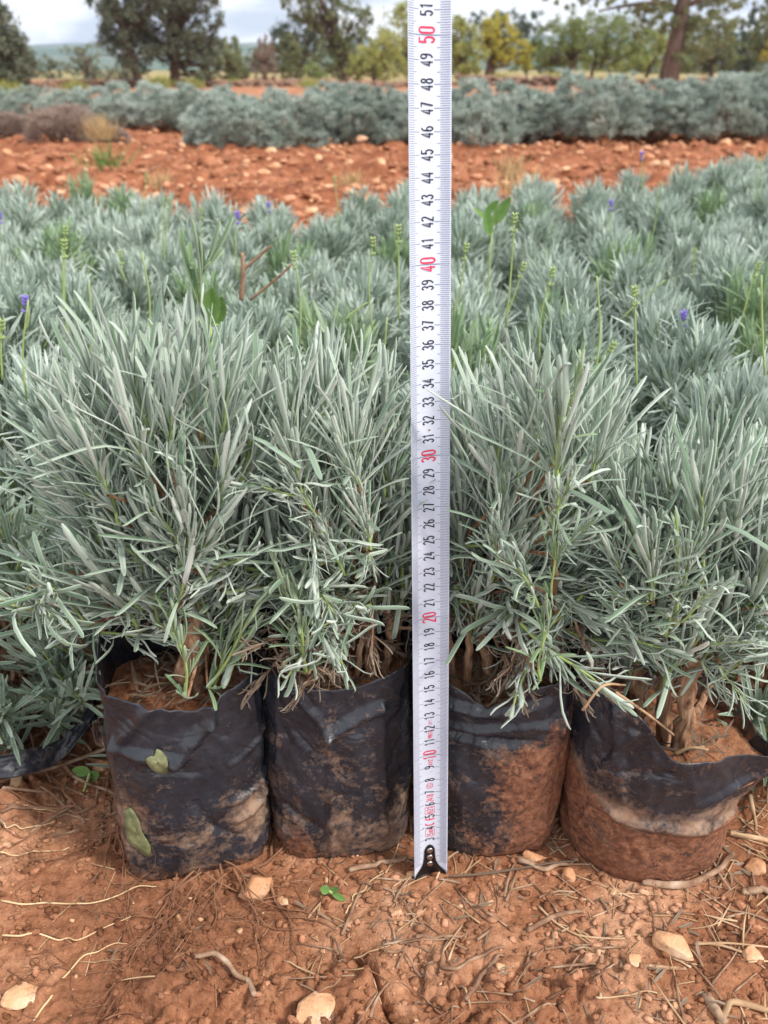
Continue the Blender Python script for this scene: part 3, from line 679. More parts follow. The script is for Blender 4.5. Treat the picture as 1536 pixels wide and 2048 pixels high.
# plant 1
top1 = at(398, 1165, .045)
woody(r1, [at(385, 1400, .035), at(378, 1340, .035), at(392, 1270, .036), at(398, 1215, .04), top1], .0078, .0070, seed=3, ns=18, rough=.45)
woody(r1, [at(425, 1400, .06), at(438, 1290, .06), at(447, 1180, .06)], .0022, .0018, seed=5)
woody(r1, [at(398, 1190, .04), at(355, 1130, .045), at(300, 1080, .05), at(250, 1010, .05)], .0034, .002, seed=8)
woody(r1, [at(405, 1190, .045), at(430, 1100, .055), at(440, 1000, .055)], .0035, .002, seed=9)
sh1 = [(302, 950, .02, 262, 560, .02, 'd'), (392, 850, .02, 380, 560, .03, 'd'), (435, 930, .01, 462, 640, .0, 'd'), (200, 985, .03, 100, 700, .02, 'd'),
       (300, 960, .0, 225, 690, -.005, 'd'), (345, 930, .0, 330, 640, -.005, 'd'), (215, 990, .0, 140, 800, -.01, 'd'), (430, 1020, .0, 500, 800, -.01, 'd'), (480, 960, .02, 545, 640, .02, 'd'),
       (380, 1120, -.005, 355, 860, -.015, 'd'), (385, 1130, .0, 505, 960, -.01, 'd'), (370, 1130, .0, 300, 960, -.02, 'o'), (210, 1010, .01, 75, 915, .01, 'o'),
       (352, 1225, .0, 400, 1030, -.015, 'o'), (375, 1395, .0, 350, 1190, -.005, 'g'), (415, 1375, .012, 560, 1170, .01, 'g'), (420, 1380, .02, 500, 1200, .02, 'g'),
       (400, 900, .03, 398, 560, .035, 'd'), (265, 1100, .03, 180, 1000, .02, 'o'), (300, 1150, .02, 220, 1080, .0, 'l'), (330, 1180, .02, 250, 1200, .0, 'l'),
       (430, 1140, .01, 520, 1090, -.005, 'o')]
ms_ = MB(); gb = at(400, 614, .03); rlr = np.array(r1.location); ends = [(377, 434), (369, 458), (386, 486), (395, 470), (405, 498), (428, 462), (436, 438), (464, 430), (446, 500), (420, 520), (380, 530)]
Bq = np.array([gb + np.array([0, 0, .002 * i]) for i in range(len(ends))]); Eq = np.array([at(e[0], e[1], .03 + .006 * ((i % 3) - 1)) for i, e in enumerate(ends)]); Lq = np.linalg.norm(Eq - Bq, axis=1) * 1.03; sgn = np.sign(Eq[:, 0] - gb[0] + 1e-6)
Dq = nrmz(Eq - Bq); Dq = nrmz(Dq + np.stack([sgn * .16, 0 * sgn, -.03 + 0 * sgn], 1)); Nq = nrmz(np.stack([-sgn, -.5 + 0 * sgn, .35 + 0 * sgn], 1)); Nq = nrmz(Nq - Dq * (Nq * Dq).sum(1, keepdims=True))
Vq, Fq, Aq = leaves(Bq, Dq, Nq, Lq, np.full(len(ends), .0043), np.full(len(ends), .33), 6, True, None, np.linspace(.1, .5, len(ends))); ms_.add(Vq - rlr, Fq, Aq)
tg = ms_.build('shoot', M['leafgreen'], r1); tg['label'] = 'tall green shoot rising above the crown'
mbx = MB(); tube(mbx, spline([at(400, 900, .03), at(400, 760, .03), at(402, 640, .03)], 8) - np.array(r1.location), .0011, 6); mbx.build('flower_stalk', M['stem'], r1)
hero(r1, top1, sh1, ((-.145, .056, .262), (.078, .060, .125), 52, 1.0), 1,
     low=[((-.15, .05, .20), (.06, .04, .03), 12, V_open, .08, (-.1, .6)), ((-.13, .03, .185), (.03, .02, .02), 5, V_dead, .04, (-.5, .3))])
# plant 2
top2 = at(735, 1215, .06)
for i, pl in enumerate(([(745, 1370, .05), (740, 1290, .055), (735, 1215, .06)], [(770, 1360, .05), (778, 1270, .055), (775, 1180, .06)], [(700, 1360, .06), (690, 1270, .06), (672, 1170, .06)], [(715, 1350, .04), (722, 1260, .05), (700, 1170, .05)], [(790, 1350, .07), (800, 1250, .07), (810, 1150, .07)])):
    woody(r2, [at(*p) for p in pl], (.0045, .003, .0022, .0018, .002)[i], (.004, .0024, .0016, .0014, .0016)[i], seed=20 + i)
sh2 = [(600, 985, .0, 540, 700, .0, 'd'), (715, 970, .0, 640, 800, -.005, 'd'), (590, 960, .02, 600, 640, .02, 'd'), (650, 900, .03, 640, 640, .04, 'd'), (715, 1000, .015, 722, 700, .02, 'd'), (762, 1010, .065, 775, 650, .08, 'd'),
       (600, 990, .0, 450, 960, -.01, 'o'), (640, 1040, .0, 560, 900, -.005, 'o'), (740, 1100, .0, 700, 940, -.005, 'd'), (690, 1150, .01, 640, 1010, -.01, 'o'),
       (615, 1350, .005, 570, 1130, .0, 'g'), (605, 1290, .0, 550, 1080, .0, 'g'), (700, 1100, .03, 690, 800, .03, 'd'), (620, 1040, .0, 640, 1160, -.01, 'o'), (725, 1080, .01, 752, 1160, .01, 'o')]
hero(r2, top2, sh2, ((-.034, .072, .262), (.060, .058, .110), 48, 1.0), 2,
     low=[((-.045, .045, .215), (.045, .03, .02), 12, V_open, .075, (-.5, .4)), ((-.04, .05, .20), (.045, .03, .025), 10, V_low, .06, (-.8, .2)), ((-.03, .045, .180), (.045, .03, .028), 26, V_dead, .045, (-1.0, .4))])
# plant 3
top3 = at(960, 1190, .06)
for i, pl in enumerate(([(935, 1390, .05), (938, 1310, .05), (940, 1200, .055)], [(985, 1370, .055), (968, 1300, .055), (950, 1200, .06)], [(905, 1370, .06), (895, 1290, .06), (890, 1200, .06)], [(1010, 1370, .06), (1015, 1290, .06), (1000, 1180, .06)], [(1120, 1290, .03), (1112, 1180, .02), (1108, 1100, .015)])):
    woody(r3, [at(*p) for p in pl], (.003, .0035, .004, .002, .0018)[i], (.0026, .003, .0034, .0015, .0014)[i], seed=30 + i)
sh3 = [(1115, 1010, .0, 1100, 660, -.01, 'd'), (1080, 900, .01, 1000, 640, .01, 'd'), (1130, 880, .0, 1160, 680, -.015, 'g'), (1108, 1060, .0, 1170, 900, -.02, 'o'), (1005, 1000, .02, 960, 690, .02, 'd'), (1040, 980, .02, 1040, 700, .02, 'd'), (1180, 960, .02, 1230, 780, .01, 'd'),
       (1000, 1080, .01, 985, 920, .0, 'd'), (1078, 1210, -.005, 1010, 1080, -.02, 'o'), (1082, 1360, -.015, 1085, 1180, -.02, 'g'), (1110, 1110, .0, 1200, 1010, -.015, 'o'), (1000, 1130, .01, 975, 1030, .0, 'o'), (945, 1120, .065, 925, 900, .075, 'd'), (945, 1000, .07, 935, 680, .085, 'd'),
       (1108, 1190, .0, 1106, 1000, -.005, 'g')]
hero(r3, top3, sh3, ((.090, .075, .258), (.068, .058, .108), 48, 1.0), 3,
     low=[((.085, .045, .205), (.045, .03, .022), 14, V_open, .075, (-.6, .4)), ((.085, .05, .19), (.045, .03, .02), 10, V_low, .06, (-.8, .2)), ((.08, .045, .172), (.045, .03, .025), 26, V_dead, .045, (-1.0, .4))])
# plant 4
top4 = at(1330, 1290, .04)
for i, pl in enumerate(([(1282, 1450, .045), (1272, 1400, .045), (1268, 1345, .045), (1290, 1300, .045)], [(1328, 1490, .03), (1328, 1420, .03), (1330, 1350, .03), (1325, 1270, .035)], [(1355, 1500, .015), (1364, 1430, .015), (1376, 1350, .02), (1385, 1280, .03)], [(1372, 1450, .018), (1400, 1400, .03), (1420, 1370, .04)])):
    woody(r4, [at(*p) for p in pl], (.0062, .0048, .0056, .0026)[i], (.0058, .0046, .0048, .002)[i], seed=40 + i, ns=16, rough=.4)
sh4 = [(1300, 1200, -.005, 1290, 1000, -.02, 'd'), (1360, 1240, -.01, 1470, 1150, -.03, 'o'), (1400, 1100, .01, 1400, 850, .0, 'd'), (1460, 1090, .02, 1500, 860, .01, 'd'), (1250, 1160, .0, 1190, 1040, -.01, 'd'),
       (1420, 1290, -.005, 1530, 1270, -.02, 'o'), (1300, 1210, .0, 1180, 1180, -.015, 'o'), (1340, 1050, .03, 1320, 860, .03, 'd'), (1270, 1100, .03, 1240, 900, .03, 'd'), (1300, 1140, .02, 1310, 960, .0, 'd'), (1370, 1170, -.01, 1380, 1020, -.02, 'd'),
       (1440, 1330, .0, 1500, 1440, -.015, 'o'), (1400, 1320, .01, 1470, 1420, -.005, 'o'), (1330, 1270, .0, 1350, 1110, -.015, 'o'), (1290, 1290, .01, 1235, 1220, -.01, 'o'), (1500, 1200, .02, 1570, 1060, .01, 'd')]
hero(r4, top4, sh4, ((.205, .060, .232), (.088, .065, .100), 58, .8), 4,
     low=[((.21, .04, .200), (.065, .035, .012), 14, V_open, .07, (-.2, .6)), ((.19, .05, .18), (.04, .03, .010), 5, V_low, .045, (-.4, .4)), ((.165, .045, .155), (.03, .02, .012), 10, V_dead, .035, (-.8, .4))])

# bits of dead leaf lying on the soil inside the bags
for rr_, zs_, rx_, ry_, sd_ in ((r1, .132, .036, .028, 1), (r2, .134, .036, .028, 2), (r3, .122, .036, .028, 3), (r4, .085, .042, .036, 4)):
    rgl = np.random.RandomState(sd_); n_ = 110; a_ = rgl.uniform(0, 6.28, n_); q_ = rgl.rand(n_) ** .5; b_ = rgl.uniform(0, 6.28, n_)
    Bq = np.stack([rx_ * q_ * np.cos(a_), ry_ * q_ * np.sin(a_), zs_ + rgl.uniform(0, .004, n_)], 1); Dq = nrmz(np.stack([np.cos(b_), np.sin(b_), rgl.normal(.1, .25, n_)], 1)); Nq = np.tile(np.array([0, 0, 1.0]), (n_, 1)); Nq = nrmz(Nq - Dq * (Nq * Dq).sum(1, keepdims=True))
    Vq, Fq, Aq = leaves(Bq, Dq, Nq, rgl.uniform(.008, .026, n_), rgl.uniform(.0008, .0024, n_), rgl.normal(0, .9, n_), 4, False, None, rgl.rand(n_)); ml_ = MB(); ml_.add(Vq, Fq, Aq); ml_.build('leaf_litter', M['deadleaf'], rr_)

# ------------------------------------------------------------------ nursery bed behind: many smaller plants
def field_mesh(seed, n=38, RW=.075, RH=.17, H0=.12, full=False):
    rg = np.random.RandomState(seed); mb = MB()
    pool = [shoot_arrays(1000 + seed * 9 + k, nodes=8, H=.06, LL=.046, W=.0035, K=4, hi=False, ns=4)[0] for k in range(5)]
    pool = [(np.concatenate(m.V), m.F, np.concatenate(m.A)) for m in pool]
    for i in range(n):
        t = rg.rand() ** .5; a = i * 2.399 + rg.normal(0, .3); rr = RW * t * 1.08
        tipz = H0 + RH * math.sqrt(max(0, 1 - t * t * .92)) * rg.uniform(.86, 1.04)
        if i % 4 == 0: tipz *= rg.uniform(.6, .85)
        if full and t > .55: tipz *= rg.uniform(.25, 1.0)
        tip = np.array([rr * math.cos(a), rr * math.sin(a), tipz]); d = nrmz(np.array([math.cos(a) * t * .75, math.sin(a) * t * .75, .95]) + rg.normal(0, .12, 3))
        V, F, A = pool[rg.randint(5)]; s = rg.uniform(.80, 1.1); top = V[:, 2].max() * s; base = tip - d * top
        A = A.copy(); A[:, 2] = np.clip(A[:, 2] * .7 + rg.rand() * .3, 0, 1)
        VV = xform(V, base, d, rg.rand() * 6.28, s)
        n0 = mb.n; mb.V.append(VV); mb.A.append(A); mb.n += len(VV)
        for f, mi in F: mb.F.append((f + n0, mi))
        tube(mb, spline([np.array([rg.normal(0, .008), rg.normal(0, .008), .06]), base * np.array([.5, .5, .6]), base], 5), np.linspace(.0022, .0012, 5), 5, mi=2, caps=False)
    return mb
FM = []
for i in range(7):
    mats = [M['leaffield'] if i < 5 else M['leafgreen'], M['stem'], M['bark']]
    FM.append(field_mesh(i, n=[60, 64, 58, 62, 60, 38, 34][i]).mesh('foliage', mats))
for i in range(2):
    FM.append(field_mesh(20 + i, n=78, RW=.10, RH=.19, H0=.10, full=True).mesh('foliage', [M['leaf'], M['stem'], M['bark']]))
pb = empty('tmp', (0, 0, 0))
pbag = MB()
def simple_bag(seed):
    r_ = empty('t', (0, 0, 0)); o = make_bag(r_, 0, 0, .05, .045, 0, [(0, .14), (90, .145), (180, .138), (270, .135)], .115, seed, expo=2.6, NT=72, NZ=30, dust=lambda d, z: .7 - z * 4, mud=lambda d, z: .4 - z * 5)
    ms = [c.data for c in r_.children]; [bpy.data.objects.remove(c) for c in list(r_.children)]; bpy.data.objects.remove(r_); return ms
SB = [simple_bag(k) for k in (3, 5)]
bpy.data.objects.remove(pb)
FG = 'lavender seedlings massed in the nursery bed'
FIELD = []
rg = random.Random(11)
def field_plant(x, y, sc_, vi, label, bag=False, rz=None):
    z = float(terrain(np.array([x]), np.array([y]))[0])
    r_ = empty('lavender_plant', (x, y, z)); r_.rotation_euler[2] = rg.uniform(0, 6.28) if rz is None else rz; tag(r_, label, 'plant', FG)
    f = link('foliage', FM[vi], r_); f.scale = (sc_, sc_, sc_)
    if bag:
        s_ = rg.choice(SB); link('grow_bag', s_[0], r_).modifiers.new('s', 'SOLIDIFY').thickness = .0004; link('soil', s_[1], r_)
    FIELD.append((x, y, r_)); return r_
# the ones with a place of their own in the picture
field_plant(-.300, .150, .95, 7, 'low silver lavender plant at the left edge of the picture beside the tall black bag')
field_plant(-.205, .150, .85, 8, 'silver lavender plant reaching out behind the rim of the leftmost bag')
field_plant(-.385, .17, 1.0, 8, 'lavender plant cut off by the left edge, with brown stems over the torn black film')
field_plant(.290, .12, .85, 7, 'silver lavender plant at the right edge beyond the squat torn bag')
k = 0; row = 0; y = .185
while y < 2.6:
    half = .52 * (y + .42) + .09; x = -half + (row % 2) * .058
    while x < half:
        xx_ = x + rg.uniform(-.022, .022); yy_ = y + rg.uniform(-.025, .025)
        lim = 1.50 + .85 * float(sst(.28, .62, xx_ / max(.1, yy_ + .39) + .12)) + .12 * math.sin(xx_ * 7)
        if yy_ < lim and not (yy_ < .22 and (xx_ < -.17 or xx_ > .25)) and not (-.06 < xx_ - .18 < .05 and .42 < yy_ < .52):
            near_ = yy_ < .55
            vi = rg.choice([0, 1, 2, 3, 4, 0, 1, 2, 3, 4, 0, 1, 2, 3, 4, 5, 6]); scl = rg.uniform(.86, 1.04) * (1.02 if near_ else .98)
            if vi >= 5: lab = 'greener, thinner lavender plant standing among the silver ones in the nursery bed'
            elif near_: lab = 'silver lavender plant in the crowded rows right behind the four lined-up bags'
            elif xx_ > .1: lab = 'silver lavender plant in the higher right part of the bed, far behind the tape'
            else: lab = 'silver lavender plant in the far left part of the bed, near the red soil strip'
            field_plant(xx_, yy_, scl, vi, lab, bag=(yy_ < .3)); k += 1
        x += .112 + .008 * min(y, 1.5)
    y += .096 + .01 * min(y, 1.5); row += 1
print('field plants', len(FIELD))
def owner(p): return min(FIELD, key=lambda q: (q[0] - p[0]) ** 2 + (q[1] - p[1]) ** 2)[2]
M['bud'] = flat('green_bud', (.34, .43, .17), .6); M['purple'] = flat('purple_flower', (.27, .20, .62), .6)
def stalk(bx, by, tx, ty, Y, flower='bud', r=.00085, root=None):
    a_, b_ = at(bx, by, Y), at(tx, ty, Y); root = root or owner(b_); mb = MB()
    mw = root.matrix_world if False else (Matrix.Translation(root.location) @ root.rotation_euler.to_matrix().to_4x4()); inv = np.array(mw.inverted())
    P = spline([a_, (a_ + b_) / 2 + np.array([rg.uniform(-.004, .004), 0, 0]), b_], 9)
    tube(mb, P, np.linspace(r, r * .7, 9), 6, mi=0)
    d = nrmz(b_ - a_); ax, ay = frame(d); L_ = np.linalg.norm(b_ - a_)
    whorls = {'bud': 4, 'purple': 4, 'none': 0, 'leafy': 0}[flower]
    for i in range(whorls):
        c = b_ - d * (i * .0030 + (.004 if i > 2 else 0)); n_ = 5
        for q in range(n_):
            an = q * 6.283 / n_ + i; o = ax * math.cos(an) + ay * math.sin(an); s_ = .0013 if flower == 'purple' else .0010
            base = c + o * .0008
            tube(mb, np.array([base, base + (d * .8 + o * .5) * s_, base + (d * .8 + o * .6) * s_ * 2.2, base + (d + o * .7) * s_ * 3]), np.array([.5, 1, .8, .2]) * s_ * .75, 5, mi=1 if (flower == 'bud' or q % 2 == 0) else 1)
    V = np.concatenate(mb.V); V4 = np.hstack([V, np.ones((len(V), 1))]) @ inv.T; mb.V = [V4[:, :3]]
    o = mb.build('flower_stalk', [M['stem'], M['purple'] if flower == 'purple' else M['bud']], root)
    if flower == 'purple': o['label'] = 'stalk with a small purple flower head'
    return o
for a_ in [(1012, 655, 1030, 432, .33), (905, 640, 933, 492, .40), (1078, 720, 1105, 540, .30), (1175, 775, 1226, 690, .20), (1482, 645, 1518, 528, .45), (142, 700, 128, 485, .32), (5, 760, 3, 645, .22), (745, 660, 746, 480, .36), (798, 640, 797, 455, .34),
          (1010, 640, 1048, 530, .42), (1385, 560, 1390, 500, .7), (405, 560, 403, 420, .9), (250, 560, 240, 505, .55)]:
    stalk(*a_, 'bud')
for a_ in [(478, 560, 475, 428, .75), (540, 470, 537, 408, 1.1), (52, 660, 50, 598, .38), (1284, 380, 1284, 306, 1.3), (1218, 470, 1222, 404, .95), (1368, 690, 1367, 628, .38), (2, 480, 0, 430, .9), (1245, 600, 1246, 566, .8)]:
    stalk(*a_, 'purple', .0009)
for a_ in [(1352, 1250, 1352, 1020, -.005), (1395, 1240, 1393, 1015, .02)]: stalk(*a_, 'none', .0013, root=r4)
rq = random.Random(77)
for i in range(18):
    Yq = rq.choice([.25, .35, .45, .6, .8, 1.0, 1.2]); zt_ = rq.uniform(.30, .355); xq = rq.uniform(-.42, .42) * (Yq + .45); dv = np.array([xq, Yq, zt_]) - CAM
    cz_ = dv @ np.array([0, math.cos(PITCH), -math.sin(PITCH)]); pxq = 768 + FPX * xq / cz_; pyq = 1024 - FPX * (dv @ np.array([0, math.sin(PITCH), math.cos(PITCH)])) / cz_
    if abs(pxq - 850) < 60: continue
    stalk(pxq + rq.uniform(-14, 14), pyq + 170 / (Yq + .6), pxq, pyq, Yq, rq.choice(['bud', 'none', 'none']), .0009)
for a_ in [(690, 640, 735, 605, .3), (1240, 640, 1330, 560, .55)]: stalk(*a_, 'none')
# ------------------------------------------------------------------ weeds, stones, twigs and litter
def blade_leaf(mb, base, d, nn, L_, W_, curl, seed=0, nC=9, nR=16, mi=0):
    t = np.linspace(0, 1, nR); c = np.linspace(-1, 1, nC); d = nrmz(np.array(d, float)); nn = np.array(nn, float); nn = nrmz(nn - d * nn.dot(d)); s = np.cross(d, nn)
    ang = curl * t; D_ = np.cos(ang)[:, None] * d + np.sin(ang)[:, None] * nn; P = base + np.concatenate([np.zeros((1, 3)), np.cumsum(D_[:-1] * L_ / (nR - 1), 0)])
    N_ = -np.sin(ang)[:, None] * d + np.cos(ang)[:, None] * nn
    w_ = W_ / 2 * np.sin(np.clip(t * .93 + .05, 0, 1) * math.pi) ** .75
    V = P[:, None] + s * (c[None, :, None] * w_[:, None, None]) + N_[:, None] * ((np.abs(c)[None] * .25 * w_[:, None] + .06 * W_ * (vn(t[:, None] * 9 + seed, c[None] * 2, s=seed) - .5)))[..., None]
    A = np.zeros((nR, nC, 4)); A[..., 0] = np.abs(c)[None] * .6; A[..., 1] = .3; A[..., 2] = .5
    mb.add(V.reshape(-1, 3), grid_faces(nR, nC), A.reshape(-1, 4), mi)
M['weed'] = leaf_material('weed_leaf', (.08, .16, .04), (.14, .25, .065), (.24, .35, .12), (.18, .27, .07))
def weed(loc, label, specs):
    r_ = empty('weed', loc); tag(r_, label, 'weed'); mb = MB(); L0 = np.array(loc)
    top0 = None
    for (bx, by, tx, ty, Y, wd) in specs:
        a_, b_ = at(bx, by, Y), at(tx, ty, Y); ml = MB(); d = b_ - a_; blade_leaf(ml, a_ - L0, d, (0.2, -.7, .7), np.linalg.norm(d), wd, .3, int(bx)); ml.build('leaf', M['weed'], r_)
        tube(mb, spline([np.zeros(3) if top0 is None else top0, (a_ - L0) * .5 + (0 if top0 is None else top0 * .5), a_ - L0], 8), .0010, 6)
        top0 = a_ - L0 if top0 is None else top0
    mb.build('stem', M['stem'], r_)
p = at(975, 470, .62); weed((p[0], .62, 0), 'broad bright green weed rising between the lavender, just right of the tape', [(985, 450, 1022, 395, .62, .014), (975, 440, 945, 418, .62, .007), (970, 430, 998, 402, .63, .010), (980, 470, 968, 420, .61, .015)])
p = at(415, 600, .16); weed((p[0], .16, 0), 'broad green weed leaf half hidden behind the leftmost plant', [(420, 650, 424, 572, .16, .013), (436, 650, 444, 590, .17, .009)])
p = at(655, 1785, .0); p = on(655, 1785, .002)
weed(tuple(p), 'tiny green sprout on the soil below the second bag', [(658, 1782, 640, 1776, p[1] - .002, .006), (660, 1784, 678, 1774, p[1] - .002, .005), (664, 1786, 690, 1800, p[1] - .003, .004)])
p = on(165, 1590, 0)
weed(tuple(p), 'small sprig with three narrow leaves beside the leftmost bag', [(180, 1545, 145, 1540, .085, .008), (172, 1560, 202, 1545, .085, .009), (175, 1572, 136, 1595, .08, .009)])
# dry leaves stuck on bag 1
M['olive'] = simple('olive_dry_leaf', [(.3, (.09, .10, .04)), (.5, (.17, .18, .085)), (.7, (.27, .27, .14))], 90, .6, .4, 300, .4, .001)
def stuck(tree, pxs, label):
    """pxs: outline polygon in pixels projected on the bag"""
    c = np.mean(pxs, 0); mb = MB(); V = []; n = len(pxs)
    for f in (1, .66, .33, .0):
        for p_ in pxs:
            q = c + (np.array(p_) - c) * f; h_ = hit(tree, q[0], q[1], .0006 + .0007 * (1 - abs(f - .5)));
            V.append(h_ if h_ is not None else V[-1])
    V = np.array(V); c0 = V.mean(0); mb.add(V - c0, grid_faces(4, n, True))
    o = mb.build('stuck_leaf', M['olive'], None, loc=tuple(c0)); sm = o.modifiers.new('s', 'SOLIDIFY'); sm.thickness = .0004
    tag(o, label, 'leaf')
def dens(P, k=4):
    P = np.array(P, float); return [tuple(p_) for p_ in spline(np.vstack([P, P[:1]]), len(P) * k)[:-1]]
stuck(BT[0], dens([(249, 1622), (262, 1616), (278, 1640), (284, 1662), (300, 1690), (301, 1705), (294, 1713), (277, 1700), (256, 1680), (250, 1650)]), 'long olive green leaf stuck low on the front of the leftmost bag')
stuck(BT[0], dens([(313, 1497), (325, 1503), (335, 1520), (334, 1545), (318, 1546), (304, 1538), (291, 1520), (300, 1512), (308, 1512)], 3), 'crumpled olive green leaf stuck high on the front of the leftmost bag')
# stones
def rock_mesh(name, seed, m, sub=3, sharp=.35, dims=(1, .8, .55), size=1.0):
    import bmesh
    bm = bmesh.new(); bmesh.ops.create_icosphere(bm, subdivisions=sub, radius=1); V = np.array([v.co[:] for v in bm.verts]); F = np.array([[v.index for v in f.verts] for f in bm.faces]); bm.free()
    rg_ = np.random.RandomState(seed); 
    for _ in range(14):                                  # facets
        nn = nrmz(rg_.normal(0, 1, 3)); lim = rg_.uniform(.48, .84); dd = V @ nn; V = V - np.outer(np.maximum(0, dd - lim), nn) * .9
    r = 1 + sharp * (fbm(V[:, 0] * 1.6 + 9, V[:, 1] * 1.6 + 5, V[:, 2] * 1.6 + 7, o=4, s=seed) - .5)
    V = V * r[:, None] * np.array(dims)
    V = V + .05 * (fbm(V[:, 0] * 7 + 9, V[:, 1] * 7 + 9, V[:, 2] * 7 + 3, o=3, s=seed + 2)[:, None] - .5) * V
    mb = MB(); mb.add(V * size, F); return mb.mesh(name, m, smooth=sub > 2)
def stone(px, py, wpx, m, label, seed, dims=(1, .8, .55), rz=0, sink=.25, group=None, tilt=0):
    p = on(px, py, .004); z = gz(p[0], p[1]); p = on(px, py, z); scale = FPX / ((p - CAM) @ np.array([0, math.cos(PITCH), -math.sin(PITCH)])); rr = wpx / scale / 2
    o = link('stone', rock_mesh('stone', seed, m, 4, dims=dims, size=rr), None, (p[0], p[1], z + rr * dims[2] * (1 - 2 * sink) * .6)); o.rotation_euler = (tilt, R(5), R(rz))
    return tag(o, label, 'stone', group)
stone(512, 1786, 98, M['stone'], 'oblong tan stone with a white scar beside the roots under the leftmost bag', 3, (1, .62, .6), 35, .1)
stone(1350, 1896, 92, M['stonepale'], 'large pale angular stone on the soil below the round bag', 5, (1, .75, .45), -28, .3)
stone(1504, 1913, 56, M['stonepale'], 'angular orange-tan stone at the right edge of the foreground', 6, (1, .85, .5), 20, .3)
stone(1269, 1924, 42, M['stonepale'], 'small white-tan stone left of the large pale angular one', 7, (1, .8, .6), -10, .3)
stone(635, 2022, 104, M['stonepale'], 'flat square orange slab half buried at the bottom of the picture', 8, (1, .85, .35), 10, .35)
stone(45, 1992, 80, M['stonepale'], 'flat tan stone flush with the soil at the lower left corner', 9, (1, .7, .3), 25, .35)
stone(826, 1753, 26, M['stonepale'], 'small round pebble touching the foot of the tape', 10, (1, .9, .8), 0, .2)
stone(566, 1806, 30, M['stonepale'], 'small pale pebble right of the oblong stone', 11, (.8, 1, .6), 60, .2)
stone(480, 1863, 20, M['stonepale'], 'cream pebble on the soil below the oblong stone', 12, (1, .7, .6), 10, .2)
stone(1068, 1718, 62, M['stone'], 'orange oblong stone lodged under the muddy bag', 13, (1, .45, .45), -8, .2)
stone(1138, 1755, 38, M['stone'], 'reddish knobbly stone between the two right bags', 14, (1, .9, .8), 40, .3)
stone(1140, 1545, 36, M['stone'], 'orange stone wedged in the gap between the two right bags', 15, (.8, .8, 1), 0, .1)
stone(980, 1807, 28, M['stonepale'], 'small flat pebble below the foot of the tape', 16, (1, .6, .5), 15, .3)
stone(1002, 1935, 24, M['stonepale'], 'tiny bright pebble among the straw in the foreground', 17, (1, .9, .7), 15, .3)
stone(1510, 1735, 50, M['stone'], 'reddish brown stone beside the round bag at the right edge', 18, (1, .9, .8), 15, .2)
stone(1228, 1785, 0.1 + 22, M['stonepale'], 'pebble just below the round bag', 19, (1, .8, .5), 15, .3)
stone(1355, 1952 + 60, 24, M['stonepale'], 'pebble near the lower right corner', 20, (1, .8, .5), 15, .3)
stone(205, 1535, 46, M['stone'], 'orange stone tucked against the left side of the leftmost bag', 21, (1, .8, .6), 15, .2)
stone(1420, 1615, 60, M['stone'], 'orange stone behind the round bag, under the hanging leaves', 22, (1, .8, .6), 15, .2)
# stones of the red strip
SV = [rock_mesh('field_stone', 200 + i, [M['stone'], M['stonepale']][i % 2], 2, dims=[(1, .8, .6), (1, .7, .5), (.9, .9, .7)][i % 3], size=.03) for i in range(8)]
rs = random.Random(5); cnt = 0
for i in range(285):
    yy_ = 2.6 + 3.9 * rs.random() ** 1.15; xx_ = rs.uniform(-.52, .52) * (yy_ + .6)
    o = link('stone', SV[rs.randrange(8)]); r_ = rs.choice([.014, .020, .026, .032, .040]) * rs.uniform(.8, 1.2)
    if xx_ > 1.0 and rs.random() < .4: r_ *= 1.3
    o.scale = (r_ / .03,) * 3; o.location = (xx_, yy_, gz(xx_, yy_) + r_ * .35); o.rotation_euler = (rs.uniform(-.4, .4), rs.uniform(-.4, .4), rs.uniform(0, 6))
    if r_ > .040: lab = 'larger tan stone lying on the red soil strip behind the bed'
    elif yy_ > 5: lab = 'small tan stone on the red soil at the foot of the lavender hedge'
    elif xx_ < 0: lab = 'small tan stone on the left half of the red soil strip'
    else: lab = 'small tan stone on the right half of the red soil strip'
    tag(o, lab, 'stone', 'stones on the red soil strip')
# gravel and crumbs: uncountable
def scatter_rocks(name, n, fn, m, seed, kindlabel):
    vs = []
    for k_ in range(6):
        me = rock_mesh('x', seed + k_, m, 1 if n > 4000 else 2, .5); V = np.empty(len(me.vertices) * 3); me.vertices.foreach_get('co', V); F = np.array([p_.vertices[:] for p_ in me.polygons]); vs.append((V.reshape(-1, 3), F)); bpy.data.meshes.remove(me)
    rg_ = np.random.RandomState(seed); pts, rad = fn(rg_, n); zz = ground_z(pts[:, 0], pts[:, 1]); mb = MB()
    for i in range(len(pts)):
        V, F = vs[i % 6]; a_ = rg_.rand() * 6.28; c_, s_ = math.cos(a_), math.sin(a_); tl = rg_.uniform(-.6, .6)
        W_ = V @ np.array([[c_, s_, 0], [-s_, c_, 0], [0, 0, 1]]) @ np.array([[1, 0, 0], [0, math.cos(tl), math.sin(tl)], [0, -math.sin(tl), math.cos(tl)]])
        A = np.zeros((len(V), 4)); A[:, 2] = rg_.rand()
        mb.add(W_ * rad[i] + np.array([pts[i, 0], pts[i, 1], zz[i] + rad[i] * .25]), F, A)
    tag(mb.build(name, m), kind='stuff')
def near_pts(rg_, n):
    P = np.stack([rg_.uniform(-.42, .42, n), rg_.uniform(-.30, .16, n)], 1); m_ = fbm(P[:, 0] * 11, P[:, 1] * 11, o=2, s=90)
    P = P[m_ > .36]; return P, .0007 + .0046 * rg_.rand(len(P)) ** 4.0
scatter_rocks('soil_crumbs', 17000, near_pts, M['soil'], 300, '')
def near_pale(rg_, n):
    P = np.stack([rg_.uniform(-.42, .42, n), rg_.uniform(-.30, .10, n)], 1); return P, .0006 + .0022 * rg_.rand(n) ** 3
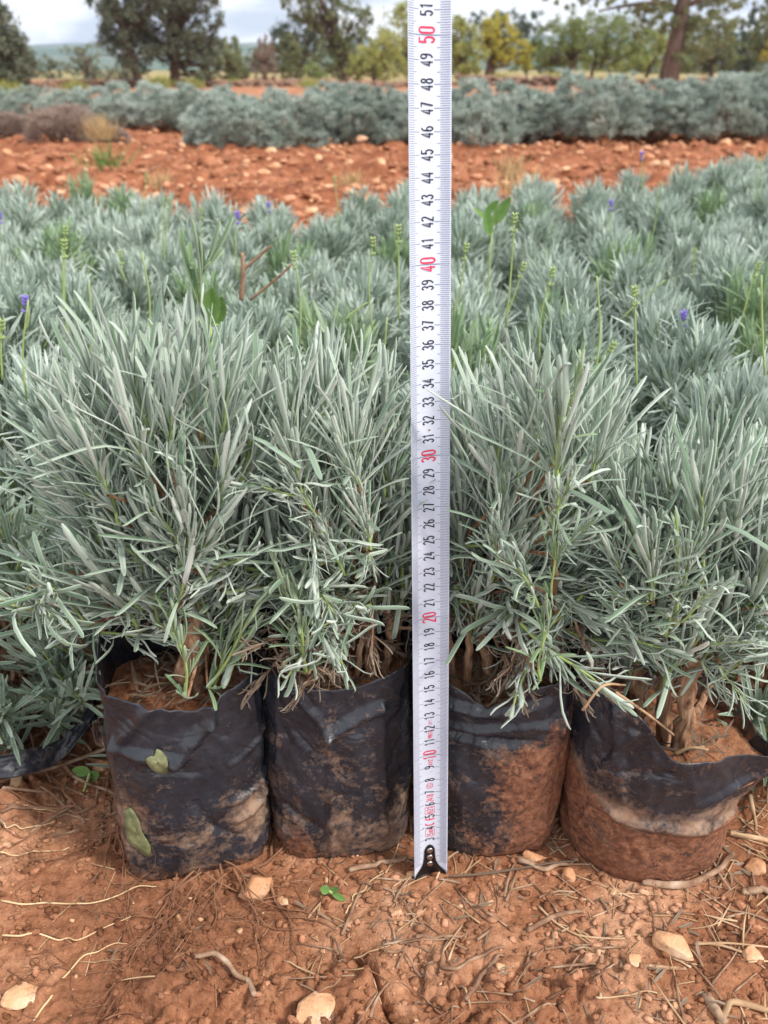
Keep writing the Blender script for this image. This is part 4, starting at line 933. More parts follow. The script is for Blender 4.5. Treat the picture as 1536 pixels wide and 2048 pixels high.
scatter_rocks('grit', 420, near_pale, M['stonepale'], 320, '')
def mid_pts(rg_, n):
    yy_ = 2.4 + 4.2 * rg_.rand(n); P = np.stack([rg_.uniform(-.6, .6, n) * (yy_ + .6), yy_], 1); return P, .004 + .009 * rg_.rand(n) ** 2
scatter_rocks('gravel', 3500, mid_pts, M['stone'], 340, '')
def mid_clods(rg_, n):
    yy_ = 2.3 + 4.4 * rg_.rand(n); P = np.stack([rg_.uniform(-.6, .6, n) * (yy_ + .6), yy_], 1); return P, .008 + .03 * rg_.rand(n) ** 2.5
scatter_rocks('soil_clods', 3200, mid_clods, M['soil'], 360, '')

def gl(pts, lift):                                       # ground-lying path from pixels
    out = []
    for q in pts:
        px, py = q[0], q[1]; h = q[2] if len(q) > 2 else lift
        p_ = on(px, py, .0 + h); z = gz(p_[0], p_[1]) + h; p_ = on(px, py, z); p_[2] = z; out.append(p_)
    return out
def twig(name, pts, r0, r1, m, label, cat, group=None, lift=.004, rough=.3, seed=0, n=24, ns=8, wig=.0):
    lift = lift * .5; r0, r1 = r0 * .72, r1 * .72; P = spline(gl(pts, lift), n); mb = MB(); c0 = P[0].copy()
    if wig: P = P + wig * np.stack([vn(np.arange(n) * .24, np.zeros(n), s=seed) - .5, vn(np.arange(n) * .24, np.ones(n) * 3, s=seed) - .5, .5 * (vn(np.arange(n) * .24, np.ones(n) * 8, s=seed) - .5)], 1)
    tube(mb, P - c0, np.linspace(r0, r1, n), ns, rough, seed); o = mb.build(name, m, None, loc=tuple(c0)); return tag(o, label, cat, group)
TG = 'dry twigs and sticks on the soil'; RG = 'pale roots sticking out from under the leftmost bag'
twig('twig', [(0, 1566), (60, 1547), (130, 1527), (180, 1508), (230, 1490)], .0023, .0019, M['twig'], 'long grey-brown twig lying across the ground left of the leftmost bag', 'twig', TG, .014, seed=1, wig=.003)
twig('twig', [(95, 1435), (125, 1458), (160, 1480), (182, 1500)], .0018, .0012, M['twig'], 'forked twig on the torn black film at the left', 'twig', TG, .018, seed=2, wig=.003)
twig('twig', [(80, 1515), (120, 1530), (170, 1562), (225, 1590)], .0026, .0018, M['twig'], 'reddish broken twig crossing below the long grey one', 'twig', TG, .008, seed=3, wig=.003)
twig('stump', [(30, 1585, .0), (36, 1550, .012), (48, 1512, .028)], .0042, .0030, M['straw'], 'pale splintered stub standing up at the left edge', 'stump', None, .0, .6, seed=4)
twig('twig', [(80, 1677), (115, 1670), (150, 1662), (160, 1655)], .0012, .0009, M['twig'], 'short straight twig left of the leftmost bag', 'twig', TG, .003, seed=5)
twig('root', [(390, 1908), (430, 1912), (455, 1925), (475, 1950), (495, 1962), (510, 1990)], .0026, .0022, M['twig'], 'thick curved pale-tipped root lying in the foreground', 'root', None, .010, .3, seed=6, wig=.003)
twig('root', [(1440, 2048), (1455, 2020), (1462, 2005), (1490, 2008), (1535, 2022)], .0030, .0022, M['straw'], 'curved pale root at the lower right corner', 'root', None, .004, .3, seed=7)
twig('root', [(1412, 1990), (1430, 2020), (1450, 2048)], .0038, .0040, M['twig'], 'stout brown root running off the lower right edge', 'root', None, .003, .4, seed=8)
twig('twig', [(1072, 1810), (1120, 1850), (1170, 1870), (1248, 1877)], .0010, .0008, M['straw'], 'long bent straw-coloured twig in the middle foreground', 'twig', TG, .004, seed=9, wig=.003)
twig('twig', [(1055, 1860), (1110, 1832), (1165, 1822)], .0030, .0014, M['twig'], 'flat grey splinter of wood in the middle foreground', 'twig', TG, .003, .5, seed=10)
twig('twig', [(1090, 1898), (1140, 1892), (1182, 1889)], .0013, .0010, M['twig'], 'short pale twig below the grey splinter', 'twig', TG, .003, seed=11)
twig('twig', [(880, 1940), (940, 1925), (985, 1900), (1010, 1892)], .0016, .0010, M['twig'], 'dark bowed twig in the lower middle', 'twig', TG, .004, seed=12, wig=.004)
twig('twig', [(930, 1995), (960, 1955), (990, 1920), (1010, 1908)], .0020, .0014, M['twig'], 'pale crooked stick below the dark bowed twig', 'twig', TG, .004, seed=13, wig=.004)
twig('twig', [(835, 1874), (880, 1874), (930, 1868)], .0016, .0012, M['twig'], 'short thick twig below the foot of the tape', 'twig', TG, .004, seed=14, wig=.003)
twig('twig', [(768, 1860 + 40), (800, 1905), (830, 1940), (842, 1952)], .0011, .0007, M['twig'], 'thin brown twig curving down at the centre', 'twig', TG, .003, seed=15, wig=.004)
twig('twig', [(1395, 1885), (1440, 1890), (1484, 1904)], .0013, .0010, M['straw'], 'yellow twig lying toward the stone at the right edge', 'twig', TG, .004, seed=16)
twig('twig', [(1390, 1888), (1450, 1886), (1536, 1894)], .0011, .0008, M['straw'], 'thin yellow stalk running off the right edge', 'twig', TG, .006, seed=17)
twig('twig', [(1285, 1760), (1340, 1765), (1400, 1758), (1440, 1735), (1470, 1712)], .0034, .0020, M['twig'], 'split grey-brown stick lying at the foot of the round bag', 'twig', TG, .006, .5, seed=18, wig=.004)
twig('twig', [(1460, 1665), (1490, 1672), (1536, 1680)], .0032, .0026, M['straw'], 'pale broken stem lying right of the round bag', 'twig', TG, .006, .5, seed=19)
twig('twig', [(1500, 1590), (1508, 1630), (1512, 1660)], .0022, .0020, M['straw'], 'upright yellow stub right of the round bag', 'twig', TG, .012, .4, seed=20)
twig('twig', [(1480, 1780), (1510, 1778), (1545, 1785)], .0034, .0030, M['twig'], 'brown stick at the right edge below the round bag', 'twig', TG, .004, .5, seed=21, wig=.004)
twig('dry_stalk', [(898, 1752), (960, 1748), (1030, 1738), (1100, 1726), (1150, 1722)], .0011, .0008, M['deadleaf'], 'long thin green-grey stem lying right of the tape foot', 'stem', None, .008, seed=22)
twig('twig', [(1280, 1972 - 40), (1320, 1935), (1372, 1938)], .0022, .0016, M['bark'], 'dark stubby stick right of the small white stone', 'twig', TG, .003, seed=23)
twig('twig', [(1040, 1718), (1085, 1738), (1130, 1728), (1160, 1716)], .0028, .0016, M['twig'], 'brown bark strip under the muddy bag', 'twig', TG, .005, .6, seed=24, wig=.004)
twig('twig', [(700, 1705 + 30), (760, 1728), (815, 1712)], .0026, .0018, M['twig'], 'brown twig lying under the bag left of the tape', 'twig', TG, .005, .5, seed=25, wig=.004)
twig('twig', [(1195, 1985), (1210, 1996), (1320, 1968 + 20)], .0010, .0007, M['straw'], 'thin straw line in the lower right foreground', 'twig', TG, .004, seed=26, wig=.004)
twig('twig', [(60, 1465), (70, 1500)], .001, .001, M['twig'], 'tiny stalk on the torn film', 'twig', TG, .02, seed=27)
twig('twig', [(5, 1262), (60, 1340), (105, 1385), (118, 1440)], .0011, .0008, M['twig'], 'long bent dead stem arching over the plant at the left edge', 'twig', TG, .07, seed=28)
# straw over bag 4
def free(name, P, r0, r1, m, label, cat, group=None, n=14, rough=.2, seed=0):
    P = spline(P, n); c0 = P[0].copy(); mb = MB(); tube(mb, P - c0, np.linspace(r0, r1, n), 7, rough, seed); return tag(mb.build(name, m, None, loc=tuple(c0)), label, cat, group)
free('twig', [at(1232, 1385, -.012), at(1290, 1425, .0), at(1345, 1468, .012), at(1372, 1490, .02)], .0009, .0007, M['straw'], 'thin straw twig slanting into the opening of the round bag', 'twig', TG)
free('twig', [at(1165, 1420, -.02), at(1205, 1372, -.02), at(1250, 1370, -.01)], .0008, .0006, M['straw'], 'bent straw hooked over the left rim of the round bag', 'twig', TG)
free('twig', [at(1310, 1492, .02), at(1355, 1500, .012), at(1408, 1494, .01)], .0012, .001, M['twig'], 'broken twig on the soil inside the round bag', 'twig', TG)
free('twig', [at(1350, 1508, .01), at(1380, 1496, .008), at(1416, 1500, .004)], .0014, .0008, M['straw'], 'splintered straw at the foot of the trunks in the round bag', 'twig', TG)
free('pruned_branch', [at(482, 600, .42), at(486, 545, .42), at(484, 506, .42)], .0022, .0018, M['twig'], 'cut brown lavender branch poking up between the plants behind the leftmost plant', 'branch')
free('pruned_branch', [at(486, 540, .42), at(515, 515, .42), at(541, 492, .42)], .0015, .0010, M['twig'], 'slanting side of the cut brown branch behind the leftmost plant', 'branch')
free('pruned_branch', [at(500, 600, .44), at(550, 560, .44), at(585, 528, .44)], .0013, .0009, M['twig'], 'bare brown branch slanting right behind the leftmost plant', 'branch')
# roots
def root_tree(root, start, dirs, r0, m, seed, name='root', depth=2, seg=.009, drop=True, lj=1):
    rg_ = np.random.RandomState(seed); mb = MB(); L0 = np.array(root.location)
    def grow(p, d, r, n, lev):
        P = [p.copy()]
        for _ in range(int(n * 1.35)):
            d = nrmz(d + rg_.normal(0, .36, 3) * np.array([1, 1, .25])); p = p + d * seg * rg_.uniform(.7, 1.2)
            if drop: p[2] = max(gz(p[0], p[1]) + r + .001, p[2] - .0015)
            P.append(p.copy())
            if lev > 0 and rg_.rand() < .6: grow(p.copy(), nrmz(d + rg_.normal(0, .55, 3) * np.array([1, 1, .2])), r * .55, int(n * .6), lev - 1)
        if len(P) > 2: tube(mb, spline(P, len(P) * 2) - L0, np.linspace(r, r * .35, len(P) * 2), 5, .15, seed)
    for d, n in dirs: grow(np.array(start, float) + np.array([rg_.uniform(-.028, .028), rg_.uniform(-.004, .010), 0]) * (1 if lj else .4), nrmz(np.array(d, float)), r0 * rg_.uniform(.6, 1), n, depth)
    return mb.build(name, m, root)
rt = empty('root_cluster', tuple(on(385, 1742, .006))); tag(rt, 'tangle of thin brown roots spilling from under the leftmost bag', 'roots')
s_ = on(400, 1738, .010)
root_tree(rt, s_, [((-1, -.45, 0), 11), ((-.8, -.8, 0), 8), ((-.3, -1, 0), 7), ((.2, -1, 0), 7), ((.6, -.8, 0), 6), ((.05, -1, 0), 8), ((-.6, -.6, 0), 10), ((1, -.3, 0), 8), ((.5, -.6, 0), 6), ((-1, -.2, 0), 8), ((-.5, -.9, 0), 7)], .0008, M['root'], 5)
root_tree(rt, on(440, 1738, .008), [((1, .12, 0), 12), ((1, -.2, 0), 8), ((.5, -.9, 0), 5)], .0015, M['root'], 6, 'thick_root', 1)
rt2 = empty('root_cluster', tuple(on(205, 1640, .006))); tag(rt2, 'matted reddish fibrous roots on the left side of the leftmost bag', 'roots')
root_tree(rt2, on(210, 1625, .012), [((-1, .1, 0), 9), ((-1, -.1, 0), 10), ((-.9, -.4, 0), 8), ((-.6, -.8, 0), 6), ((-1, .25, 0), 9), ((-.3, -1, 0), 5), ((-.7, -.6, 0), 6), ((-1, .05, 0), 8)], .0007, M['root'], 7, seg=.009)
root_tree(rt2, on(205, 1650, .010), [((-.9, -.4, 0), 7), ((-.6, -.8, 0), 6), ((-.3, -1, 0), 5), ((-1, 0, 0), 6)], .0008, M['root'], 8, seg=.009)
for i, (pts, lab) in enumerate([([(0, 1800), (60, 1808), (130, 1808), (200, 1800), (260, 1780), (320, 1770)], 'long cream root reaching from the left edge to the leftmost bag'),
    ([(0, 1866), (50, 1868), (110, 1876), (135, 1878), (180, 1870), (260, 1830)], 'cream root running along the lower left soil'),
    ([(55, 2048), (100, 2000), (130, 1950), (175, 1910), (210, 1890), (260, 1880)], 'long forked cream root running to the bottom left'),
    ([(0, 1604), (60, 1610), (110, 1622), (180, 1640)], 'thin cream root at the far left above the others'), ([(0, 1650), (50, 1655), (110, 1645)], 'short cream root at the left edge'),
    ([(0, 1703), (60, 1707), (110, 1700), (160, 1690), (205, 1698)], 'wavy cream root at mid left'),
    ([(690, 1822), (705, 1800), (735, 1768), (765, 1748)], 'thin cream root below the second bag')]):
    twig('root', pts, .0010 if i < 3 else .0007, .0004, M['paleroot'], lab, 'root', RG, .003, .15, 60 + i, n=30, ns=6, wig=.004)
# litter
def litter(n, area, seed, m, rr, LL_, name):
    rg_ = np.random.RandomState(seed); mb = MB()
    for i in range(n):
        x_ = rg_.uniform(area[0], area[1]); y_ = rg_.uniform(area[2], area[3]); a_ = rg_.rand() * 3.14; L_ = rg_.uniform(*LL_); cv = rg_.normal(0, .18)
        t = np.linspace(0, 1, 6); PX = x_ + L_ * t * np.cos(a_ + cv * t); PY = y_ + L_ * t * np.sin(a_ + cv * t); r_ = rg_.uniform(*rr)
        PZ = ground_z(PX, PY); PZ = np.maximum(PZ, np.linspace(PZ[0], PZ[-1], 6)) + r_ * 1.3
        A = None; tube(mb, np.stack([PX, PY, PZ], 1), np.linspace(r_, r_ * .6, 6), 5, .2, i, flat=rg_.uniform(.4, 1))
    tag(mb.build(name, m), kind='stuff')
litter(130, (-.05, .34, -.14, .03), 1, M['straw'], (.0003, .0009), (.006, .035), 'straw_litter')
litter(190, (-.05, .34, -.12, .04), 2, M['twig'], (.0003, .0012), (.006, .04), 'twig_litter')
litter(110, (.12, .34, -.06, .10), 3, M['straw'], (.0003, .0008), (.015, .05), 'straw_litter')
litter(60, (-.36, .0, -.20, .02), 4, M['straw'], (.00025, .0006), (.005, .025), 'straw_litter')
litter(160, (-.36, -.16, .02, .16), 5, M['twig'], (.0004, .0016), (.008, .04), 'twig_litter')
litter(160, (-.34, .34, -.24, .0), 6, M['root'], (.0002, .0006), (.006, .03), 'root_litter')
def chaff(n, area, seed, m):
    rg_ = np.random.RandomState(seed); x_ = rg_.uniform(area[0], area[1], n); y_ = rg_.uniform(area[2], area[3], n); z_ = ground_z(x_, y_) + .0015; a_ = rg_.uniform(0, 6.28, n)
    D_ = nrmz(np.stack([np.cos(a_), np.sin(a_), rg_.normal(0, .25, n)], 1)); N_ = nrmz(np.stack([rg_.normal(0, .4, n), rg_.normal(0, .4, n), np.ones(n)], 1)); N_ = nrmz(N_ - D_ * (N_ * D_).sum(1, keepdims=True))
    V, F, A = leaves(np.stack([x_, y_, z_], 1), D_, N_, rg_.uniform(.004, .016, n), rg_.uniform(.0008, .0022, n), rg_.normal(0, .8, n), 5, False, rg_.normal(0, .4, n), rg_.rand(n)); mb = MB(); mb.add(V, F, A); tag(mb.build('leaf_litter', m), kind='stuff')
chaff(260, (-.36, .36, -.24, .08), 21, M['deadleaf']); chaff(240, (.0, .36, -.12, .10), 22, M['deadleaf'])
litter(200, (-2.5, 2.5, 2.4, 5.5), 7, M['straw'], (.001, .003), (.05, .16), 'straw_litter')
# torn black film at the left
def film(name, pts_top, pts_bot, label, seed, dustv=.35):
    n = 40; Tp = spline([np.array(p_) for p_ in pts_top], n); Bp = spline([np.array(p_) for p_ in pts_bot], n); q = np.linspace(0, 1, 14)[:, None, None]
    V = Bp[None] * (1 - q) + Tp[None] * q; V = V + np.array([0, -1, .3]) * (.010 * (fbm(np.arange(n)[None] * .16 + q[..., 0] * 0, q[..., 0] * 2.5 + np.zeros((1, n)), o=3, s=seed) - .5))[..., None]
    V[..., 2] += .006 * q[..., 0] * (vn(np.arange(n) * .35, np.zeros(n), s=seed + 3)[None] - .5)
    c0 = V.reshape(-1, 3).mean(0); mb = MB(); A = np.zeros((14, n, 4)); A[..., 0] = dustv; A[..., 1] = .25 * (1 - q[..., 0])
    mb.add(V.reshape(-1, 3) - c0, grid_faces(14, n), A.reshape(-1, 4)); o = mb.build(name, M['bag'], None, loc=tuple(c0)); o.modifiers.new('s', 'SOLIDIFY').thickness = .0005; tag(o, label, 'plastic film')
film('torn_film', [at(-60, 1515, .06), at(40, 1505, .07), at(110, 1478, .09), at(150, 1450, .10), at(190, 1395, .12)], [at(-60, 1560, .05), at(40, 1550, .06), at(115, 1525, .08), at(165, 1470, .095), at(195, 1440, .11)], 'flattened strip of torn black film on the soil at the left edge', 3)
film('torn_film', [at(185, 1438, .085), at(200, 1450, .085), at(225, 1470, .085)], [at(187, 1478, .08), at(205, 1495, .08), at(230, 1500, .08)], 'dusty grey film flap pressed against the leftmost bag', 5, .7)

# ------------------------------------------------------------------ lavender hedge beyond the strip
def hedge_mesh(seed, mats, RX=.42, RY=.40, RZ=.40, n=780, bl=(.032, .055), lump=.52):
    rg_ = np.random.RandomState(seed); v = nrmz(rg_.normal(0, 1, (n, 3))); v[:, 2] = np.abs(v[:, 2]) * 1.0 - .12
    v = nrmz(v); r = .80 + lump * (fbm(v[:, 0] * 2.5 + 5, v[:, 1] * 2.5 + 5, v[:, 2] * 2.5 + seed, o=3, s=seed) - .5) * 2
    r *= rg_.uniform(.86, 1.04, n); C_ = v * r[:, None] * np.array([RX, RY, RZ]); C_[:, 2] += .075
    k_ = 26; B = np.repeat(C_, k_, 0); d0 = nrmz(v * .9 + np.array([0, 0, .75])); D_ = nrmz(np.repeat(d0, k_, 0) + rg_.normal(0, .52, (n * k_, 3)))
    Nn_ = nrmz(np.cross(D_, rg_.normal(0, 1, (n * k_, 3)))); B = B + rg_.normal(0, .006, B.shape)
    cl = np.repeat(rg_.rand(n), k_) * .6 + rg_.rand(n * k_) * .4
    V, F, A = leaves(B, D_, Nn_, rg_.uniform(bl[0], bl[1], n * k_), rg_.uniform(.004, .007, n * k_), rg_.normal(0, .4, n * k_), 2, False, None, cl)
    mb = MB(); mb.add(V, F, A, 0)
    for i in range(60):
        e = C_[rg_.randint(n)] * np.array([.85, .85, .85]); tube(mb, spline([np.array([rg_.normal(0, .05), rg_.normal(0, .05), -.02]), e * .5 + rg_.normal(0, .02, 3), e], 5), np.linspace(.007, .002, 5), 4, mi=1, caps=False)
    return mb
HM = [hedge_mesh(i, None).mesh('foliage', [M['leaffar'], M['bark']]) for i in range(5)]
HG = 'mature lavender bushes of the hedge row'
def bush(px, D_, sc_, i, label, zsc=1.0, cat='bush', group=HG, name='lavender_bush', meshes=HM):
    x_ = (px - 768) / FPX * (D_ * math.cos(PITCH) + CAM[2] * math.sin(PITCH)) ; y_ = D_ + CAM[1]
    o = link(name, meshes[i % len(meshes)], None, (x_, y_, gz(x_, y_))); o.scale = (sc_, sc_, sc_ * zsc); o.rotation_euler[2] = i * 1.3; return tag(o, label, cat, group)
for i, (px, D_, s_, zs) in enumerate([(478, 5.95, .92, .90), (600, 6.1, .88, .92), (720, 6.15, .90, .93), (840, 6.2, .95, .93), (955, 6.2, .98, .97), (1085, 6.35, .86, .90), (1180, 6.3, .98, .93), (1305, 6.4, .90, .92), (1420, 6.4, 1.02, 1.02), (1540, 6.4, .95, 1.06), (1640, 6.5, 1.0, 1.04), (540, 6.7, .8, .88), (660, 6.7, .85, .93), (790, 6.8, .85, .93), (1020, 6.8, .9, .92), (1245, 6.9, .9, .95), (1480, 7.0, .95, 1.02), (1750, 6.5, 1.0, 1.04), (1870, 6.6, 1.0, 1.0), (1990, 6.6, .95, 1.0)]):
    lab = 'full grey-green lavender bush at the near left end of the hedge' if i == 0 else 'grey-green lavender bush in the long hedge row across the picture' if (i < 11 or i > 16) else 'lavender bush in the back line of the hedge, its top just showing'
    bush(px, D_, s_, i, lab, zs * .88)
tag(bush(438, 6.0, .26, 2, 'small round lavender tuft at the foot of the hedge end'), group=HG); tag(bush(415, 6.05, .3, 4, 'small grey tuft hugging the near left end of the hedge'), group=HG)
for i, (px, D_, s_) in enumerate([(-290, 9.4, .8), (-200, 9.2, .8), (-110, 9.0, .8), (-20, 8.8, .80), (70, 8.6, .80), (165, 8.3, .85), (255, 8.0, .88), (340, 7.7, .9), (420, 7.4, .9)]):
    bush(px, D_, s_, i + 3, 'lower lavender bush in the receding left end of the row', .80)
M['brownbush'] = leaf_material('dry_bush', (.20, .13, .11), (.38, .27, .23), (.56, .44, .37), (.3, .2, .14), False)
M['drygrass'] = leaf_material('dry_grass', (.36, .24, .11), (.55, .38, .19), (.68, .52, .30), (.5, .4, .2), False)
DB = hedge_mesh(77, None, .34, .32, .30, 420, (.05, .13), .3).mesh('dry_bush', [M['brownbush'], M['bark']])
bush(135, 6.3, .80, 0, 'dry brown bush in front of the left part of the hedge', .72, 'bush', None, 'dry_bush', [DB]); bush(20, 6.7, .7, 1, 'small dry brown bush at the left edge', .6, 'bush', None, 'dry_bush', [DB])
bush(215, 6.2, .5, 2, 'faded brown edge of dry stems beside the straw tuft', .6, 'bush', None, 'dry_bush', [DB])
def tuft_mesh(seed, n, H, spread, wd, m):
    rg_ = np.random.RandomState(seed); B = np.concatenate([rg_.normal(0, spread * .4, (n, 2)), np.zeros((n, 1))], 1); D_ = nrmz(np.concatenate([rg_.normal(0, .45, (n, 2)), np.ones((n, 1))], 1)); Nn_ = nrmz(np.cross(D_, rg_.normal(0, 1, (n, 3))))
    V, F, A = leaves(B, D_, Nn_, H * rg_.uniform(.5, 1.1, n), np.full(n, wd), rg_.normal(0, .6, n), 4, False, None, rg_.rand(n)); mb = MB(); mb.add(V, F, A); return mb.mesh('tuft', m)
TM = tuft_mesh(3, 260, .16, .10, .003, M['drygrass']); TM2 = tuft_mesh(4, 90, .10, .06, .003, M['drygrass']); TM3 = tuft_mesh(5, 60, .10, .08, .004, M['weed'])
bush(205, 5.9, 1.0, 0, 'yellow straw tuft beside the dry brown bush', 1, 'grass tuft', None, 'grass_tuft', [TM])
for i, (px, D_, s_, me, lab) in enumerate([(1040, 3.6, 1.5, TM2, 'dry straw tuft on the red soil right of the tape'), (1020, 4.2, 1.2, TM2, 'faint dry tuft further back on the red soil right of the tape'), (215, 4.6, 1.6, TM3, 'little green weed patch on the red soil strip at the left'), (700, 4.0, 1.0, TM2, 'dry tuft on the red soil just left of the tape'), (320, 3.9, 1.0, TM2, 'thin dry stalks on the red soil at the left'), (1350, 3.6, 1.0, TM2, 'dry tuft at the right end of the strip')]):
    bush(px, D_, s_, 0, lab, 1, 'grass tuft', 'tufts on the red soil strip', 'grass_tuft', [me])

# ------------------------------------------------------------------ trees beyond
def tree_mats(nm, a, b_, c): return leaf_material(nm, a, b_, c, b_, False)
TC = {'dark': tree_mats('oak_dark', (.055, .065, .042), (.11, .125, .08), (.20, .22, .15)), 'olive': tree_mats('oak_olive', (.10, .12, .05), (.19, .215, .10), (.31, .33, .17)), 'yellow': tree_mats('autumn_yellow', (.28, .25, .03), (.48, .42, .06), (.62, .56, .14)),
      'ygreen': tree_mats('yellow_green', (.20, .22, .055), (.34, .36, .10), (.48, .47, .17)), 'pale': tree_mats('pale_scrub', (.14, .16, .10), (.22, .24, .16), (.32, .33, .24)), 'red': tree_mats('reddish', (.16, .10, .08), (.25, .17, .13), (.34, .26, .2)), 'green': tree_mats('leaf_green', (.10, .14, .04), (.20, .25, .08), (.33, .37, .15)), 'pine': tree_mats('pine_green', (.035, .05, .035), (.07, .09, .06), (.12, .15, .10))}
M['treebark'] = bark_material('tree_bark', (.06, .04, .03), (.13, .09, .07), (.22, .16, .13), 20, 4, .02)
def wx(px, D_): return (px - 768) / FPX * (D_ * math.cos(PITCH) + CAM[2] * math.sin(PITCH))
def wz(py, D_): a_ = PITCH - math.atan((1024 - py) / FPX); return CAM[2] - D_ * math.tan(a_)
def tree(label, D_, tpx, bpy_, blobs, colr, n, name='tree', tr=.12, leaf=.06, cat='tree', group=None, trunk_top=None, sparse=0, seed=1, extra=None, limbs=True):
    """blobs: (px,py,rx_px,ry_px) in the plane at distance D_ turned into metres, with depth"""
    y0 = D_ + CAM[1]; x0 = wx(tpx, D_); z0 = wz(bpy_, D_); z0 = float(ground_z(np.array([x0]), np.array([y0]))[0]) if bpy_ is None else z0
    zg = gz(x0, y0); r_ = empty(name, (x0, y0, zg)); tag(r_, label, cat, group); rg_ = np.random.RandomState(seed); k = (D_ * math.cos(PITCH)) / FPX / math.cos(PITCH) * 1.0
    k = D_ / FPX * 1.08; mb = MB(); CC = []; tot = sum(b_[2] * b_[3] for b_ in blobs); Vs = []
    B = []; Dn = []; RN = []
    for (bx, by, rx, ry) in blobs:
        c = np.array([wx(bx, D_) - x0, rg_.uniform(-.3, .3) * rx * k, wz(by, D_) - zg]); rad = np.array([rx * k, (rx + ry) / 2 * k, ry * k]); CC.append((c, rad))
        m_ = max(3, int(18 * (rx * ry) / (tot / len(blobs)))); nl = int(.80 * n * rx * ry / tot)
        cc = nrmz(rg_.normal(0, 1, (m_ * 2, 3))) * rg_.uniform(.45, 1, (m_ * 2, 1)) ** .5 * rad + c; pick = rg_.randint(0, m_ * 2, nl)
        sig = rad.min() * (.20 if not sparse else .15); B.append(cc[pick] + nrmz(rg_.normal(0, 1, (nl, 3))) * sig * rg_.uniform(.2, 1.35, (nl, 1))); RN.append(rg_.rand(m_ * 2)[pick] * .45 + rg_.rand(nl) * .55)
        for q in cc[:: (3 if not sparse else 2)]: CC.append((q, None))
    B = np.concatenate(B); RN = np.concatenate(RN); nl = len(B); D3 = nrmz(rg_.normal(0, 1, (nl, 3)) + np.array([0, 0, -.1])); N3 = nrmz(np.cross(D3, rg_.normal(0, 1, (nl, 3))))
    keep = B[:, 2] > .02; B, RN, D3, N3 = B[keep], RN[keep], D3[keep], N3[keep]; nl = len(B)
    V, F, A = leaves(B, D3, N3, leaf * rg_.uniform(.7, 1.3, nl), leaf * .55 * np.ones(nl), rg_.normal(0, .5, nl), 2, False, None, RN); mb.add(V, F, A); mb.build('crown', TC[colr], r_)
    mt_ = MB(); tops = [c for c, r in CC if r is not None]; hi_ = max(tops, key=lambda q: q[2]) if trunk_top is None else np.array([wx(trunk_top[0], D_) - x0, 0, wz(trunk_top[1], D_) - zg])
    P = spline([np.array([0, 0, -.1]), hi_ * .35, hi_ * .7, hi_] if trunk_top is not None else [np.array([0, 0, -.1]), hi_ * np.array([.15, .3, .35]) + rg_.normal(0, tr * .5, 3) * np.array([1, 1, 0]), hi_ * np.array([.6, .6, .72]), hi_], 16)
    tube(mt_, P, np.linspace(tr, tr * (.35 if trunk_top is None else .6), 16) * np.interp(np.linspace(0, 1, 16), [0, .08, 1], [1.35, 1, 1]), 10, .25, seed)
    for c, r in (CC if limbs else []):
        i_ = int(np.clip(np.searchsorted(P[:, 2], c[2] * .55), 2, 14)); s0 = P[i_]
        tube(mt_, spline([s0, s0 * .5 + c * .5 - np.array([0, 0, .05 * abs(c[2])]), c], 8), np.linspace(tr * (.4 if r is not None else .22), tr * .05, 8), 5, .2, seed, caps=False)
    for e in (extra or []): tube(mt_, spline([np.array([wx(q[0], D_) - x0, rg_.uniform(-.1, .1), wz(q[1], D_) - zg]) for q in e[0]], 14), np.linspace(e[1], e[2], 14), 6, .25, seed)
    mt_.build('trunk', M['treebark'], r_); return r_
TGp = 'trees beyond the field'
tree('dark oak filling the far left edge', 18, -10, 185, [(-30, 90, 70, 80), (30, 120, 45, 50), (20, 60, 30, 40), (50, 140, 28, 32), (-10, 150, 50, 35)], 'dark', 9000, tr=.16, seed=1, group=TGp, leaf=.07)
tree('tall dark oak at the left whose slim trunk is left of its twin', 21, 282, 178, [(280, 60, 60, 60), (250, 30, 45, 40), (300, -20, 60, 50), (265, 100, 40, 40), (240, -30, 50, 40)], 'dark', 9500, tr=.11, seed=2, group=TGp, leaf=.065, sparse=1)
tree('broad dark oak at the left with the light brown trunk', 21.5, 350, 176, [(370, 50, 75, 60), (400, 100, 48, 42), (340, 20, 55, 50), (420, 20, 40, 45), (380, -50, 80, 50), (350, 95, 60, 34), (405, 128, 38, 20)], 'dark', 13500, tr=.13, seed=3, group=TGp, leaf=.065, sparse=1)
tree('thin pale grey-green tree against the hills at the left', 34, 170, 170, [(150, 120, 28, 22), (185, 115, 26, 25), (165, 145, 35, 20), (205, 150, 25, 18)], 'pale', 2600, tr=.08, seed=4, group=TGp, leaf=.08, sparse=1)
tree('small dark bush-like tree at the left, below the hills', 36, 110, 172, [(110, 150, 12, 20), (85, 160, 14, 14)], 'dark', 1500, tr=.05, seed=5, group=TGp, leaf=.08)
tree('low pale tree between the thin one and the twin oaks', 32, 235, 172, [(232, 155, 25, 18), (260, 150, 14, 16)], 'pale', 1500, tr=.05, seed=6, group=TGp, leaf=.08)
tree('olive-green tree right of the twin oaks', 26, 455, 168, [(455, 105, 30, 22), (440, 135, 38, 25), (475, 140, 24, 22), (465, 90, 16, 14)], 'olive', 4200, tr=.07, seed=7, group=TGp, leaf=.07)
tree('reddish brown leafless-looking tree', 30, 532, 168, [(532, 105, 18, 30), (530, 140, 22, 22)], 'red', 2600, tr=.06, seed=8, group=TGp, leaf=.07, sparse=1)
tree('dark blue-green tree behind the reddish one', 36, 600, 165, [(595, 70, 38, 30), (610, 100, 40, 35), (570, 95, 24, 30), (630, 60, 25, 25)], 'pine', 6000, tr=.12, seed=9, group=TGp, leaf=.09)
